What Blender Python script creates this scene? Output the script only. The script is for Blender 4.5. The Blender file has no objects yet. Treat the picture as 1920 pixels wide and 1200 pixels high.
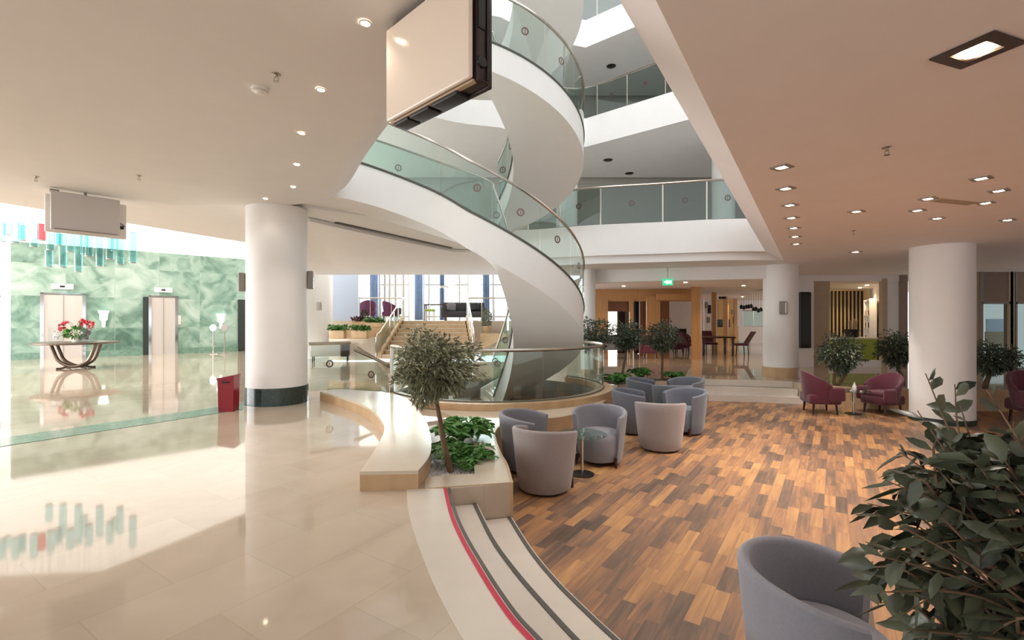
import bpy, bmesh, math, random
from mathutils import Vector, Matrix
from mathutils.geometry import tessellate_polygon
sc = bpy.context.scene
COL = sc.collection
PI = math.pi
sin, cos, rad = math.sin, math.cos, math.radians

# ------------------------------------------------------------------ camera, sky, exposure
cd = bpy.data.cameras.new('camera'); cam = bpy.data.objects.new('camera', cd); COL.objects.link(cam)
cd.sensor_width = 36; cd.lens = 36 * 900 / 1920; cd.clip_start = .05; cd.clip_end = 200
cam.location = (0, 0, 1.9); cam.rotation_euler = (PI / 2, 0, 0); sc.camera = cam
w = bpy.data.worlds.new('sky'); sc.world = w; w.use_nodes = True
bgn = w.node_tree.nodes['Background']; bgn.inputs[0].default_value = (.93, .97, 1, 1); bgn.inputs[1].default_value = 1.4
vs = sc.view_settings; vs.view_transform = 'Standard'; vs.look = 'None'; vs.gamma = 1; vs.use_curve_mapping = False
vs.exposure = 0.22
sc.cycles.use_denoising = True
sc.cycles.max_bounces = 10; sc.cycles.diffuse_bounces = 5; sc.cycles.glossy_bounces = 4; sc.cycles.transparent_max_bounces = 24
sc.cycles.sample_clamp_indirect = 8
SPOT_WARM = (1, .91, .83)
def area(name, loc, to, sx, sy, e, col=(1, 1, 1)):
    l = bpy.data.lights.new(name, 'AREA'); l.shape = 'RECTANGLE'; l.size = sx; l.size_y = sy; l.energy = e; l.color = col
    o = bpy.data.objects.new(name, l); COL.objects.link(o); o.location = loc
    o.rotation_euler = (Vector(to) - Vector(loc)).to_track_quat('-Z', 'Y').to_euler(); return o
area('daylight_entrance', (-22.5, 5, 3.0), (0, 6, 1.6), 14, 3.6, 2000, (.96, .98, 1))     # glazed entrance front
area('daylight_terrace', (-4.6, 29.6, 4.2), (-4, 14, 2.2), 11, 3.4, 3000, (.9, .95, 1))  # daylight of the terrace windows
area('skylight', (1.2, 9.5, 13.3), (1.0, 9.5, 0), 6, 6, 520, (.92, .96, 1))               # atrium roof light
FLOOR = .45                 # lobby level; the timber floor is at 0

def P(u, v, z): Y = 900 * (z - 1.9) / (600 - v); return ((u - 960) / 900 * Y, Y, z)
def D(u, v, Y): return ((u - 960) / 900 * Y, Y, 1.9 + (600 - v) / 900 * Y)

# ------------------------------------------------------------------ helpers
def lin(h):
    h = h.lstrip('#'); o = []
    for i in (0, 2, 4):
        c = int(h[i:i + 2], 16) / 255; o.append(c / 12.92 if c <= .04045 else ((c + .055) / 1.055) ** 2.4)
    return (*o, 1)
def newmat(name):
    m = bpy.data.materials.new(name); m.use_nodes = True
    return m, m.node_tree.nodes, m.node_tree.links, m.node_tree.nodes['Principled BSDF']
def mat(name, col, rough=.5, metal=0, noise=0, scale=6, spec=.5, bump=0, sheen=0, stretch=(1, 1, 1), emit=None):
    m, n, l, b = newmat(name)
    c = lin(col); b.inputs['Base Color'].default_value = c
    b.inputs['Roughness'].default_value = rough; b.inputs['Metallic'].default_value = metal
    b.inputs['Specular IOR Level'].default_value = spec
    if sheen: b.inputs['Sheen Weight'].default_value = sheen
    if noise or bump:
        tc = n.new('ShaderNodeTexCoord'); mp = n.new('ShaderNodeMapping'); mp.inputs['Scale'].default_value = stretch
        nt = n.new('ShaderNodeTexNoise'); nt.inputs['Scale'].default_value = scale; nt.inputs['Detail'].default_value = 5
        l.new(tc.outputs['Object'], mp.inputs[0]); l.new(mp.outputs[0], nt.inputs[0])
        if noise:
            r = n.new('ShaderNodeValToRGB'); r.color_ramp.elements[0].position = .3; r.color_ramp.elements[1].position = .7
            r.color_ramp.elements[0].color = tuple(max(0, x * (1 - noise)) for x in c[:3]) + (1,)
            r.color_ramp.elements[1].color = tuple(min(1, x * (1 + noise)) for x in c[:3]) + (1,)
            l.new(nt.outputs[0], r.inputs[0]); l.new(r.outputs[0], b.inputs['Base Color'])
        if bump:
            bp = n.new('ShaderNodeBump'); bp.inputs['Strength'].default_value = bump; bp.inputs['Distance'].default_value = .01
            l.new(nt.outputs[0], bp.inputs['Height']); l.new(bp.outputs[0], b.inputs['Normal'])
    if emit:
        b.inputs['Emission Color'].default_value = lin(emit[0]); b.inputs['Emission Strength'].default_value = emit[1]
    return m
def glassmat(name, tint, refl=.9):
    m, n, l, b = newmat(name); n.remove(b)
    t = n.new('ShaderNodeBsdfTransparent'); t.inputs[0].default_value = lin(tint)
    g = n.new('ShaderNodeBsdfGlossy'); g.inputs['Roughness'].default_value = .02; g.inputs[0].default_value = (refl, refl, refl, 1)
    f = n.new('ShaderNodeFresnel'); ge = n.new('ShaderNodeNewGeometry'); ma = n.new('ShaderNodeMath'); ma.operation = 'MULTIPLY_ADD'
    ma.inputs[1].default_value = 1 / 1.5 - 1.5; ma.inputs[2].default_value = 1.5; l.new(ge.outputs['Backfacing'], ma.inputs[0]); l.new(ma.outputs[0], f.inputs[0])   # same reflectance on both faces of a pane
    mx = n.new('ShaderNodeMixShader'); l.new(f.outputs[0], mx.inputs[0]); l.new(t.outputs[0], mx.inputs[1]); l.new(g.outputs[0], mx.inputs[2])
    l.new(mx.outputs[0], n['Material Output'].inputs[0]); return m

def catmull(p, n=8):
    p = [Vector(q) for q in p]; o = []
    for i in range(len(p) - 1):
        a, b, c, d = p[max(i - 1, 0)], p[i], p[i + 1], p[min(i + 2, len(p) - 1)]
        for k in range(n):
            t = k / n
            o.append(.5 * (2 * b + (c - a) * t + (2 * a - 5 * b + 4 * c - d) * t * t + (3 * b - a - 3 * c + d) * t ** 3))
    o.append(p[-1]); return o
def arc(cx, cy, r, a0, a1, n=24): return [(cx + r * cos(rad(a0 + (a1 - a0) * i / n)), cy + r * sin(rad(a0 + (a1 - a0) * i / n))) for i in range(n + 1)]
def xy(p): return [(q[0], q[1]) for q in p]

class MB:
    def __init__(s): s.v = []; s.f = []; s.sm = []
    def add(s, vs, fs, smooth=False):
        o = len(s.v); s.v += [tuple(v) for v in vs]
        for f in fs: s.f.append([i + o for i in f]); s.sm.append(smooth)
        return s
    def box(s, c, d, rz=0, M=None):
        x, y, z = d[0] / 2, d[1] / 2, d[2] / 2
        R = Matrix.Rotation(rz, 3, 'Z') if M is None else M
        vs = [Vector(c) + R @ Vector(q) for q in ((-x, -y, -z), (x, -y, -z), (x, y, -z), (-x, y, -z), (-x, -y, z), (x, -y, z), (x, y, z), (-x, y, z))]
        return s.add(vs, [(3, 2, 1, 0), (4, 5, 6, 7), (0, 1, 5, 4), (1, 2, 6, 5), (2, 3, 7, 6), (3, 0, 4, 7)])
    def rbox(s, c, d, r=.03, rz=0, n=3):            # box with rounded plan corners and chamfered top and bottom
        x, y, z = d[0] / 2, d[1] / 2, d[2] / 2; r = min(r, x * .95, y * .95, z * .95); R = Matrix.Rotation(rz, 3, 'Z'); rows = []
        prof = [(r, -z)] + [(r * (1 - sin(t * PI / 2 / n)), -z + r * (1 - cos(t * PI / 2 / n))) for t in range(1, n + 1)]
        prof = prof + [(a, -b) for a, b in reversed(prof)]
        for ins, zz in prof:
            row = []
            for sx, sy, a in ((1, 1, 0), (-1, 1, 90), (-1, -1, 180), (1, -1, 270)):
                for t in range(n + 1):
                    q = rad(a + 90 * t / n); rr = r - ins
                    row.append(Vector(c) + R @ Vector((sx * (x - r) + rr * cos(q), sy * (y - r) + rr * sin(q), zz)))
            rows.append(row + [row[0]])
        s.sheet(rows, True); k = len(rows[0]) - 1
        s.add(rows[0][:k], [list(range(k))[::-1]]); return s.add(rows[-1][:k], [list(range(k))])
    def sheet(s, rows, smooth=True):
        m = len(rows[0]); fs = [(i * m + j, i * m + j + 1, (i + 1) * m + j + 1, (i + 1) * m + j) for i in range(len(rows) - 1) for j in range(m - 1)]
        return s.add([v for r in rows for v in r], fs, smooth)
    def poly(s, loops, z, up=True):
        L = [[Vector((p[0], p[1], 0)) for p in lp] for lp in loops]; fl = [v for lp in L for v in lp]
        tr = []
        for t in tessellate_polygon(L):
            a, b, c = (fl[i] for i in t); ccw = (b - a).cross(c - a).z > 0
            tr.append(t if ccw == up else tuple(reversed(t)))
        return s.add([(v.x, v.y, z) for v in fl], tr)
    def prism(s, pts, z0, z1, smooth=False, caps=True, holes=()):
        if caps: s.poly([pts, *holes], z1, True); s.poly([pts, *holes], z0, False)
        for lp in (pts, *holes):
            q = list(lp) + [lp[0]]
            s.sheet([[(p[0], p[1], z0) for p in q], [(p[0], p[1], z1) for p in q]], smooth)
        return s
    def tube(s, path, r, n=8, caps=True):
        path = [Vector(p) for p in path]; rows = []; rr = r if isinstance(r, (list, tuple)) else [r] * len(path)
        prev = None
        for i, p in enumerate(path):
            t = (path[min(i + 1, len(path) - 1)] - path[max(i - 1, 0)]).normalized()
            if prev is None: a = t.orthogonal().normalized()
            else:
                a = prev - t * prev.dot(t); a = a.normalized() if a.length > 1e-6 else t.orthogonal().normalized()
            prev = a; b = t.cross(a)
            rows.append([p + rr[i] * (a * cos(2 * PI * k / n) + b * sin(2 * PI * k / n)) for k in range(n + 1)])
        s.sheet(rows, True)
        if caps: s.add(rows[0][:n], [list(range(n))[::-1]]); s.add(rows[-1][:n], [list(range(n))])
        return s
    def lathe(s, prof, n=24, c=(0, 0, 0)):
        return s.sheet([[(c[0] + r * cos(2 * PI * k / n), c[1] + r * sin(2 * PI * k / n), c[2] + z) for k in range(n + 1)] for r, z in prof], True)
    def cyl(s, c, r, z0, z1, n=24):
        return s.lathe([(1e-4, z0), (r, z0)], n, c).lathe([(r, z0), (r, z1)], n, c).lathe([(r, z1), (1e-4, z1)], n, c)
    def build(s, name, m, parent=None, **k):
        me = bpy.data.meshes.new(name); me.from_pydata(s.v, [], s.f); me.polygons.foreach_set('use_smooth', s.sm)
        bm = bmesh.new(); bm.from_mesh(me); bmesh.ops.remove_doubles(bm, verts=bm.verts, dist=1e-5); bm.to_mesh(me); bm.free(); me.set_sharp_from_angle(angle=rad(38))
        me.materials.append(m); o = bpy.data.objects.new(name, me); COL.objects.link(o)
        if parent: o.parent = parent
        for a, b in k.items(): o[a] = b
        return o

def tag(o, label, category, group=None):
    o['label'] = label; o['category'] = category
    if group: o['group'] = group
    return o
def thing(name, label, category, loc=(0, 0, 0), rz=0, group=None):
    o = bpy.data.objects.new(name, None); COL.objects.link(o); o.empty_display_size = .1
    o.location = loc; o.rotation_euler = (0, 0, rz); return tag(o, label, category, group)
def struct(mb, name, m, parent=None):
    o = mb.build(name, m, parent)
    if not parent: o['kind'] = 'structure'
    return o
def dup(root, loc, rz, label, group=None, scale=None):
    r = root.copy(); COL.objects.link(r); r.location = loc; r.rotation_euler = (0, 0, rz); r['label'] = label
    if group: r['group'] = group
    if scale: r.scale = (scale,) * 3
    for ch in list(root.children):
        c = ch.copy(); COL.objects.link(c); c.parent = r
        for g in list(ch.children): d = g.copy(); COL.objects.link(d); d.parent = c
    return r
def spot(name, loc, energy, ang=100, col=SPOT_WARM, parent=None, blend=.6, r=.04):
    l = bpy.data.lights.new(name, 'SPOT'); l.energy = energy; l.spot_size = rad(ang); l.spot_blend = blend; l.color = col; l.shadow_soft_size = r
    o = bpy.data.objects.new(name, l); COL.objects.link(o); o.location = loc
    if parent: o.parent = parent
    return o

# ------------------------------------------------------------------ materials
M = {}
M['plaster'] = mat('plaster', '#ebe8e5', .6, noise=.015, scale=3)
M['plaster_warm'] = mat('plaster_warm', '#f0e7e3', .6, noise=.015, scale=3)
M['stair_plaster'] = mat('stair_plaster', '#e8e6e2', .5, noise=.01, scale=3)
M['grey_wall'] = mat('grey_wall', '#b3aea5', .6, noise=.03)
M['well_grey'] = mat('well_grey', '#d9d7d2', .2, noise=.05)
M['tan_stone'] = mat('tan_stone', '#c2a27d', .35, noise=.12, scale=5, stretch=(1, 1, .35))
M['bench_stone'] = mat('bench_stone', '#d3c5b0', .16, noise=.05, scale=2.5)
M['step_stone'] = mat('step_stone', '#d3c9bd', .22, noise=.03, scale=4)
M['stair_stone'] = mat('stair_stone', '#cfb08a', .3, noise=.12, scale=4)
M['steel'] = mat('steel', '#b9b2a8', .22, metal=1)
M['chrome'] = mat('chrome', '#d8d8d8', .08, metal=1)
M['dark_metal'] = mat('dark_metal', '#2a2422', .4, metal=.4)
M['black'] = mat('black', '#141213', .5)
M['black_gloss'] = mat('black_gloss', '#121212', .15)
M['brown_plastic'] = mat('brown_plastic', '#2c1c18', .35, noise=.1)
M['white_plastic'] = mat('white_plastic', '#e9e4dd', .3)
M['white_gloss'] = mat('white_gloss', '#ead9c8', .16)
M['screen_grey'] = mat('screen_grey', '#cbc6c3', .35)
M['red'] = mat('red', '#8e1020', .35)
M['red_strip'] = mat('red_strip', '#b8253f', .6)
M['grey_strip'] = mat('grey_strip', '#57554f', .7)
M['grey_fabric'] = mat('grey_fabric', '#7d7b82', .9, noise=.05, scale=60, bump=.08, sheen=.25)
M['pink_fabric'] = mat('pink_fabric', '#8f8481', .9, noise=.05, scale=60, bump=.08, sheen=.25)
M['blue_fabric'] = mat('blue_fabric', '#63666f', .9, noise=.05, scale=60, bump=.08, sheen=.25)
M['burgundy'] = mat('burgundy', '#591c2e', .8, noise=.06, scale=50, sheen=.3)
M['purple'] = mat('purple', '#5c2a48', .8, noise=.06, scale=50)
M['dark_fabric'] = mat('dark_fabric', '#46454a', .9, noise=.06, scale=40)
M['dark_wood'] = mat('dark_wood', '#3a2018', .3, noise=.2, scale=12)
M['brown_wood'] = mat('brown_wood', '#b98a58', .4, noise=.08, scale=2, stretch=(6, 6, .5))
M['deep_wood'] = mat('deep_wood', '#8a5a3c', .4, noise=.1, scale=2, stretch=(6, 6, .5))
M['bronze'] = mat('bronze', '#6b5d52', .3, metal=.8)
M['bark'] = mat('bark', '#6b543f', .85, noise=.25, scale=30, bump=.4, stretch=(1, 1, .25))
M['olive_leaf'] = mat('olive_leaf', '#7f8064', .42, noise=.55, scale=9)
M['dark_leaf'] = mat('dark_leaf', '#4c5744', .5, noise=.4, scale=9)
M['ficus_leaf'] = mat('ficus_leaf', '#4a4f3d', .4, noise=.35, scale=7)
M['fern_leaf'] = mat('fern_leaf', '#4d7d33', .45, noise=.4, scale=9)
M['flower'] = mat('flower', '#d0304c', .5, noise=.25, scale=20)
M['pebble'] = mat('pebble', '#efece6', .6, noise=.3, scale=40, bump=1)
M['soil'] = mat('soil', '#3c3128', .9, noise=.3, scale=30)
M['curtain'] = mat('curtain', '#7f92b4', .8, noise=.1)
M['curtain_brown'] = mat('curtain_brown', '#5a4238', .8, noise=.1)
M['lift_door'] = mat('lift_door', '#cfc7c3', .3, metal=.35, noise=.04, scale=2, stretch=(20, 20, .3))
M['niche_dark'] = mat('niche_dark', '#26302c', .4)
M['granite'] = mat('granite', '#2b3a36', .15, noise=.35, scale=25)
M['green_stripe'] = mat('green_stripe', '#6f8f80', .1, noise=.2, scale=10)
M['lamp'] = mat('lamp', '#ffffff', .5, emit=('#ffe2b8', 30))
M['lamp_dim'] = mat('lamp_dim', '#ffffff', .5, emit=('#ffdcae', 6))
M['lit_white'] = mat('lit_white', '#ffffff', .5, emit=('#fff6ea', 1.6))
M['daylit_ceiling_glow'] = mat('daylit_ceiling_glow', '#ffffff', .6, emit=('#fffaf2', 1.15))  # plain ceiling, not a lamp: blown-out daylight put in as glow
M['exit_green'] = mat('exit_green', '#20a070', .4, emit=('#30d090', .9))
M['exit_white'] = mat('exit_white', '#ffffff', .4, emit=('#ffffff', 1.2))
M['lime'] = mat('lime', '#9bb048', .5)
M['beige_panel'] = mat('beige_panel', '#b49c82', .5, noise=.03)
M['blind'] = mat('blind', '#8a7668', .7, noise=.04)
M['mullion'] = mat('mullion', '#8c857c', .4)
M['glass'] = glassmat('glass', '#f0f7f4')
M['glass_teal'] = glassmat('glass_teal', '#e0ede8')
M['glass_clear'] = glassmat('glass_clear', '#f4f8f8')
M['tube_teal'] = glassmat('tube_teal', '#c9e9ec')
M['tube_red'] = glassmat('tube_red', '#e2909a')
M['glass_smoke'] = glassmat('glass_smoke', '#d3dcd9'); M['glass_dusk'] = glassmat('glass_dusk', '#b6bebc')
M['medal'] = mat('medal', '#7a4a48', .5)

def wood_floor():
    m, n, l, b = newmat('timber_floor')
    tc = n.new('ShaderNodeTexCoord'); mp = n.new('ShaderNodeMapping'); mp.inputs['Rotation'].default_value = (0, 0, -rad(56))
    l.new(tc.outputs['Object'], mp.inputs[0])
    def brick(wd, ht, off, fr=2):
        t = n.new('ShaderNodeTexBrick'); t.offset = off; t.offset_frequency = fr; t.squash = .72; t.squash_frequency = 3
        t.inputs['Color1'].default_value = (0, 0, 0, 1); t.inputs['Color2'].default_value = (1, 1, 1, 1); t.inputs['Mortar'].default_value = (.2, .2, .2, 1)
        t.inputs['Scale'].default_value = 1; t.inputs['Mortar Size'].default_value = .0015; t.inputs['Brick Width'].default_value = wd; t.inputs['Row Height'].default_value = ht
        t.inputs['Bias'].default_value = 0; l.new(mp.outputs[0], t.inputs[0]); return t
    t = brick(.52, .1, .37)
    st = n.new('ShaderNodeMapping'); st.inputs['Scale'].default_value = (1.2, 14, 1); l.new(mp.outputs[0], st.inputs[0])
    # shift grain per plank
    ad = n.new('ShaderNodeVectorMath'); ad.operation = 'ADD'
    sx = n.new('ShaderNodeVectorMath'); sx.operation = 'SCALE'; sx.inputs['Scale'].default_value = 13; l.new(t.outputs[0], sx.inputs[0]); l.new(st.outputs[0], ad.inputs[0]); l.new(sx.outputs[0], ad.inputs[1])
    nz = n.new('ShaderNodeTexNoise'); nz.inputs['Scale'].default_value = 1.6; nz.inputs['Detail'].default_value = 7; nz.inputs['Distortion'].default_value = .6; l.new(ad.outputs[0], nz.inputs[0])
    pat = n.new('ShaderNodeTexNoise'); pat.inputs['Scale'].default_value = .75; pat.inputs['Detail'].default_value = 3; l.new(mp.outputs[0], pat.inputs[0])
    def mth(op, a, bb):
        q = n.new('ShaderNodeMath'); q.operation = op
        for i, s in enumerate((a, bb)):
            if isinstance(s, (int, float)): q.inputs[i].default_value = s
            else: l.new(s, q.inputs[i])
        return q.outputs[0]
    v = mth('ADD', mth('MULTIPLY', t.outputs[0], .40), mth('MULTIPLY', nz.outputs[0], .62))
    v = mth('ADD', v, mth('MULTIPLY', mth('SUBTRACT', pat.outputs[0], .5), .5))
    r = n.new('ShaderNodeValToRGB'); e = r.color_ramp.elements
    e[0].position = .12; e[0].color = lin('#463a32'); e[1].position = .92; e[1].color = lin('#c99a65')
    for p, c in ((.39, '#725a49'), (.55, '#986e4e'), (.72, '#b18456')):
        q = e.new(p); q.color = lin(c)
    l.new(v, r.inputs[0]); l.new(r.outputs[0], b.inputs['Base Color'])
    b.inputs['Roughness'].default_value = .42
    bp = n.new('ShaderNodeBump'); bp.inputs['Strength'].default_value = .12; bp.inputs['Distance'].default_value = .004; l.new(t.outputs['Fac'], bp.inputs['Height']); bp.invert = True
    l.new(bp.outputs[0], b.inputs['Normal']); return m
def marble_floor():
    m, n, l, b = newmat('polished_marble')
    tc = n.new('ShaderNodeTexCoord'); mp = n.new('ShaderNodeMapping'); mp.inputs['Rotation'].default_value = (0, 0, -rad(57)); l.new(tc.outputs['Object'], mp.inputs[0])
    t = n.new('ShaderNodeTexBrick'); t.offset = .5
    t.inputs['Color1'].default_value = lin('#c0b09e'); t.inputs['Color2'].default_value = lin('#c7b8a6'); t.inputs['Mortar'].default_value = lin('#b5a793')
    t.inputs['Scale'].default_value = 1; t.inputs['Mortar Size'].default_value = .002; t.inputs['Brick Width'].default_value = .8; t.inputs['Row Height'].default_value = .5; l.new(mp.outputs[0], t.inputs[0])
    nz = n.new('ShaderNodeTexNoise'); nz.inputs['Scale'].default_value = 1.3; nz.inputs['Detail'].default_value = 6; nz.inputs['Distortion'].default_value = 1.2; l.new(mp.outputs[0], nz.inputs[0])
    r = n.new('ShaderNodeValToRGB'); r.color_ramp.elements[0].color = (.82, .8, .76, 1); r.color_ramp.elements[1].color = (1, 1, 1, 1); r.color_ramp.elements[0].position = .3; r.color_ramp.elements[1].position = .65
    l.new(nz.outputs[0], r.inputs[0])
    mx = n.new('ShaderNodeMix'); mx.data_type = 'RGBA'; mx.blend_type = 'MULTIPLY'; mx.inputs[0].default_value = .6
    l.new(t.outputs[0], mx.inputs[6]); l.new(r.outputs[0], mx.inputs[7]); l.new(mx.outputs[2], b.inputs['Base Color'])
    b.inputs['Roughness'].default_value = .045; b.inputs['IOR'].default_value = 1.6; return m
def green_marble():
    m, n, l, b = newmat('green_marble')
    tc = n.new('ShaderNodeTexCoord'); mp = n.new('ShaderNodeMapping'); l.new(tc.outputs['Object'], mp.inputs[0])
    # object X runs along the wall, Z up
    sp = n.new('ShaderNodeSeparateXYZ'); cb = n.new('ShaderNodeCombineXYZ'); l.new(mp.outputs[0], sp.inputs[0]); l.new(sp.outputs[0], cb.inputs[0]); l.new(sp.outputs[2], cb.inputs[1])
    t = n.new('ShaderNodeTexBrick'); t.offset = 0; t.inputs['Color1'].default_value = (0, 0, 0, 1); t.inputs['Color2'].default_value = (1, 1, 1, 1); t.inputs['Mortar'].default_value = (.5, .5, .5, 1)
    t.inputs['Scale'].default_value = 1; t.inputs['Mortar Size'].default_value = .006; t.inputs['Brick Width'].default_value = 1.45; t.inputs['Row Height'].default_value = 1.2; l.new(cb.outputs[0], t.inputs[0])
    nz = n.new('ShaderNodeTexNoise'); nz.inputs['Scale'].default_value = 1.3; nz.inputs['Detail'].default_value = 9; nz.inputs['Distortion'].default_value = 1.1
    ad = n.new('ShaderNodeVectorMath'); sx = n.new('ShaderNodeVectorMath'); sx.operation = 'SCALE'; sx.inputs['Scale'].default_value = 7
    l.new(t.outputs[0], sx.inputs[0]); l.new(cb.outputs[0], ad.inputs[0]); l.new(sx.outputs[0], ad.inputs[1]); l.new(ad.outputs[0], nz.inputs[0])
    q = n.new('ShaderNodeMath'); q.operation = 'MULTIPLY_ADD'; q.inputs[1].default_value = .25; l.new(t.outputs[0], q.inputs[0]); l.new(nz.outputs[0], q.inputs[2])
    r = n.new('ShaderNodeValToRGB'); e = r.color_ramp.elements; e[0].position = .3; e[0].color = lin('#4d695d'); e[1].position = .85; e[1].color = lin('#b6c8bf')
    for p, c in ((.47, '#6f8f81'), (.6, '#8faa9d')): k = e.new(p); k.color = lin(c)
    l.new(q.outputs[0], r.inputs[0]); l.new(r.outputs[0], b.inputs['Base Color']); b.inputs['Roughness'].default_value = .12; return m
M['timber'] = wood_floor(); M['marble'] = marble_floor(); M['green_marble'] = green_marble()

# ------------------------------------------------------------------ plan
CX, CY = -.31, 9.91                                   # axis of the spiral stair and of the round well
nose1 = xy(catmull([(-.56, 4.12), (-.44, 3.58), (-.32, 3.18), (-.19, 2.82), (-.09, 2.56), (.01, 2.33), (.1, 2.17), (.28, 1.86), (.5, 1.52), (.75, 1.2)], 5))
nose2 = xy(catmull([(-.3, 4.18), (-.12, 3.51), (.05, 3.05), (.21, 2.69), (.35, 2.4), (.52, 2.08), (.75, 1.72), (.98, 1.4)], 6))
nose3 = xy(catmull([(0, 4.26), (.16, 3.66), (.32, 3.21), (.48, 2.86), (.6, 2.62), (.76, 2.3), (.97, 1.96), (1.2, 1.62)], 6))
joint = xy(catmull([(-.9, 4.1), (-.77, 3.58), (-.56, 2.97), (-.4, 2.56), (-.22, 2.17), (-.02, 1.8), (.2, 1.45), (.45, 1.1)], 6))
curb_e = xy(catmull([(-.02, 4.27), (-.07, 4.8), (-.15, 5.25), (-.22, 5.8), (-.24, 6.3), (-.1, 6.75), (.31, 7.0), (.81, 7.25), (1.4, 8.05), (1.8, 9.0), (2.04, 9.75), (2.3, 10.6)], 5))
steps_top = [(4.62, 11.75), (5.6, 11.6), (6.6, 11.3)]
low_wall = xy(catmull([(6.6, 10.95), (7.25, 10.35), (8.25, 10.12), (9.6, 10.0), (14.6, 9.9)], 5))
sunken = nose1 + [(1.3, .9), (2.4, .5), (6, .2), (14.6, .2)] + low_wall[::-1] + steps_top[::-1] + [(4.55, 11.5), (3.3, 11.3), (2.7, 11.0)] + curb_e[::-1]
well = arc(CX, CY, 2.02, 0, 360, 56)[:-1]
bed = [(-.80, 4.42), (-.35, 4.5), (-.42, 5.2), (-.5, 5.9), (-.6, 6.5), (-.85, 7.15), (-1.3, 6.75), (-1.22, 6.5), (-.96, 5.5), (-.81, 4.64)]
rbed = [(2.35, 10.75), (2.75, 11.12), (3.3, 11.42), (4.4, 11.6), (4.3, 11.95), (3.2, 12.0), (2.2, 11.7), (1.95, 11.1)]
mb = MB()
mb.prism([(-26, -6), (16, -6), (16, 15), (22, 30), (1.6, 30), (1.6, 16.6), (-8.5, 16.6), (-8.5, 27), (-26, 27)], .0, FLOOR, holes=(sunken, well, bed, rbed))
struct(mb, 'floor', M['marble'])
struct(MB().poly([[(-1, -1), (15, -1), (15, 12.2), (-1, 12.2)]], .004), 'timber_floor', M['timber'])
# stone faces round the sunken lounge
def ribbon(pts, z0, z1, off):
    """a wall of thickness |off| following a plan polyline"""
    p = [Vector(a) for a in pts]; o = []
    for i, a in enumerate(p):
        t = (p[min(i + 1, len(p) - 1)] - p[max(i - 1, 0)]).normalized(); o.append((a.x - t.y * off, a.y + t.x * off))
    return MB().prism(list(pts) + o[::-1], z0, z1)
struct(ribbon(low_wall, 0.004, FLOOR + .006, -.03), 'trim_1', M['tan_stone'])
struct(ribbon(curb_e, 0.004, FLOOR + .004, -.03), 'trim_2', M['tan_stone'])
struct(MB().prism([(-.74, 4.11), (-.02, 4.27), (-.015, 4.3), (-.735, 4.14)], .02, FLOOR + .004), 'trim_3', M['tan_stone'])
# paler stone border along the curved steps, curb tops
struct(MB().prism(nose1[:-4] + joint[:-2][::-1], FLOOR + .001, FLOOR + .005), 'trim_4', M['step_stone'])
struct(MB().prism([(-.02, 4.27), *curb_e[1:], (2.0, 10.9), (1.75, 11.2), *arc(CX, CY, 2.33, 30, -112, 24), (-1.1, 7.5), (-.85, 7.15), (-.6, 6.5), (-.5, 5.9), (-.42, 5.2), (-.35, 4.5), (-.80, 4.42), (-.75, 4.12)], FLOOR + .001, FLOOR + .008), 'trim_5', M['bench_stone'])
# raised ring that carries the glass round the well
struct(MB().prism(arc(CX, CY, 2.34, -150, 40, 40) + arc(CX, CY, 2.02, 40, -150, 40), FLOOR + .009, FLOOR + .12), 'trim_6', M['tan_stone'])
struct(MB().sheet([[(x, y, z) for x, y in arc(CX, CY, 2.02, 0, 360, 56)] for z in (FLOOR - .01, -.6)], True).sheet([[(x, y, z) for x, y in arc(CX, CY, 2.02, 0, 360, 56)] for z in (-.6, -2.9)], True), 'wall_well', M['well_grey'])
struct(MB().poly([well], -.15), 'floor_basement', M['well_grey'])
# green granite inlay across the lobby floor
a = P(0, 838, FLOOR); b = P(455, 768, FLOOR); a2 = P(0, 822, FLOOR); b2 = P(455, 757, FLOOR)
struct(MB().prism(xy([a, b, b2, a2]), FLOOR + .001, FLOOR + .004), 'trim_7', M['green_stripe'])

# s-curved stone bench
bench = xy(catmull([(-.8, 4.1), (-.79, 4.64), (-.94, 5.5), (-1.22, 6.5), (-1.75, 7.9), (-2.35, 8.62)], 6)) + [(-3.3, 8.95), (-3.44, 8.6)] + xy(catmull([(-3.44, 8.6), (-2.85, 8.0), (-2.11, 7.04), (-1.56, 5.85), (-1.38, 4.9), (-1.29, 4.07)], 6))
t = thing('stone_bench', 'S-curved polished stone bench between the lobby floor and the front olive tree bed', 'bench')
MB().prism(bench, FLOOR, FLOOR + .135).build('plinth', M['tan_stone'], t)
MB().prism(bench, FLOOR + .135, FLOOR + .165).build('seat_slab', M['bench_stone'], t)

# curved steps down to the lounge
def strips(parent, line, z, off, wd, m, name):
    p = [Vector(a) for a in line]; A = []; B = []
    for i, a in enumerate(p):
        d = (p[min(i + 1, len(p) - 1)] - p[max(i - 1, 0)]).normalized(); nn = Vector((d.y, -d.x))
        A.append(a + nn * off); B.append(a + nn * (off + wd))
    return MB().prism(xy(A) + xy(B)[::-1], z, z + .005).build(name, m, parent)
t = thing('curved_steps', 'three curved pale stone steps with a red strip, beside the front olive tree planter', 'steps')
MB().prism(nose1 + nose2[::-1], .004, .30).build('tread', M['step_stone'], t)
MB().prism(nose2 + nose3[::-1], .004, .15).build('tread', M['step_stone'], t)
strips(t, nose1, FLOOR + .006, .0, .028, M['red_strip'], 'nosing_strip')['label'] = 'red nosing strip'
strips(t, nose1, FLOOR + .006, -.03, .022, M['grey_strip'], 'nosing_strip')
strips(t, nose2, .301, .012, .03, M['grey_strip'], 'nosing_strip')
strips(t, nose3, .151, .012, .03, M['grey_strip'], 'nosing_strip')
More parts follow.
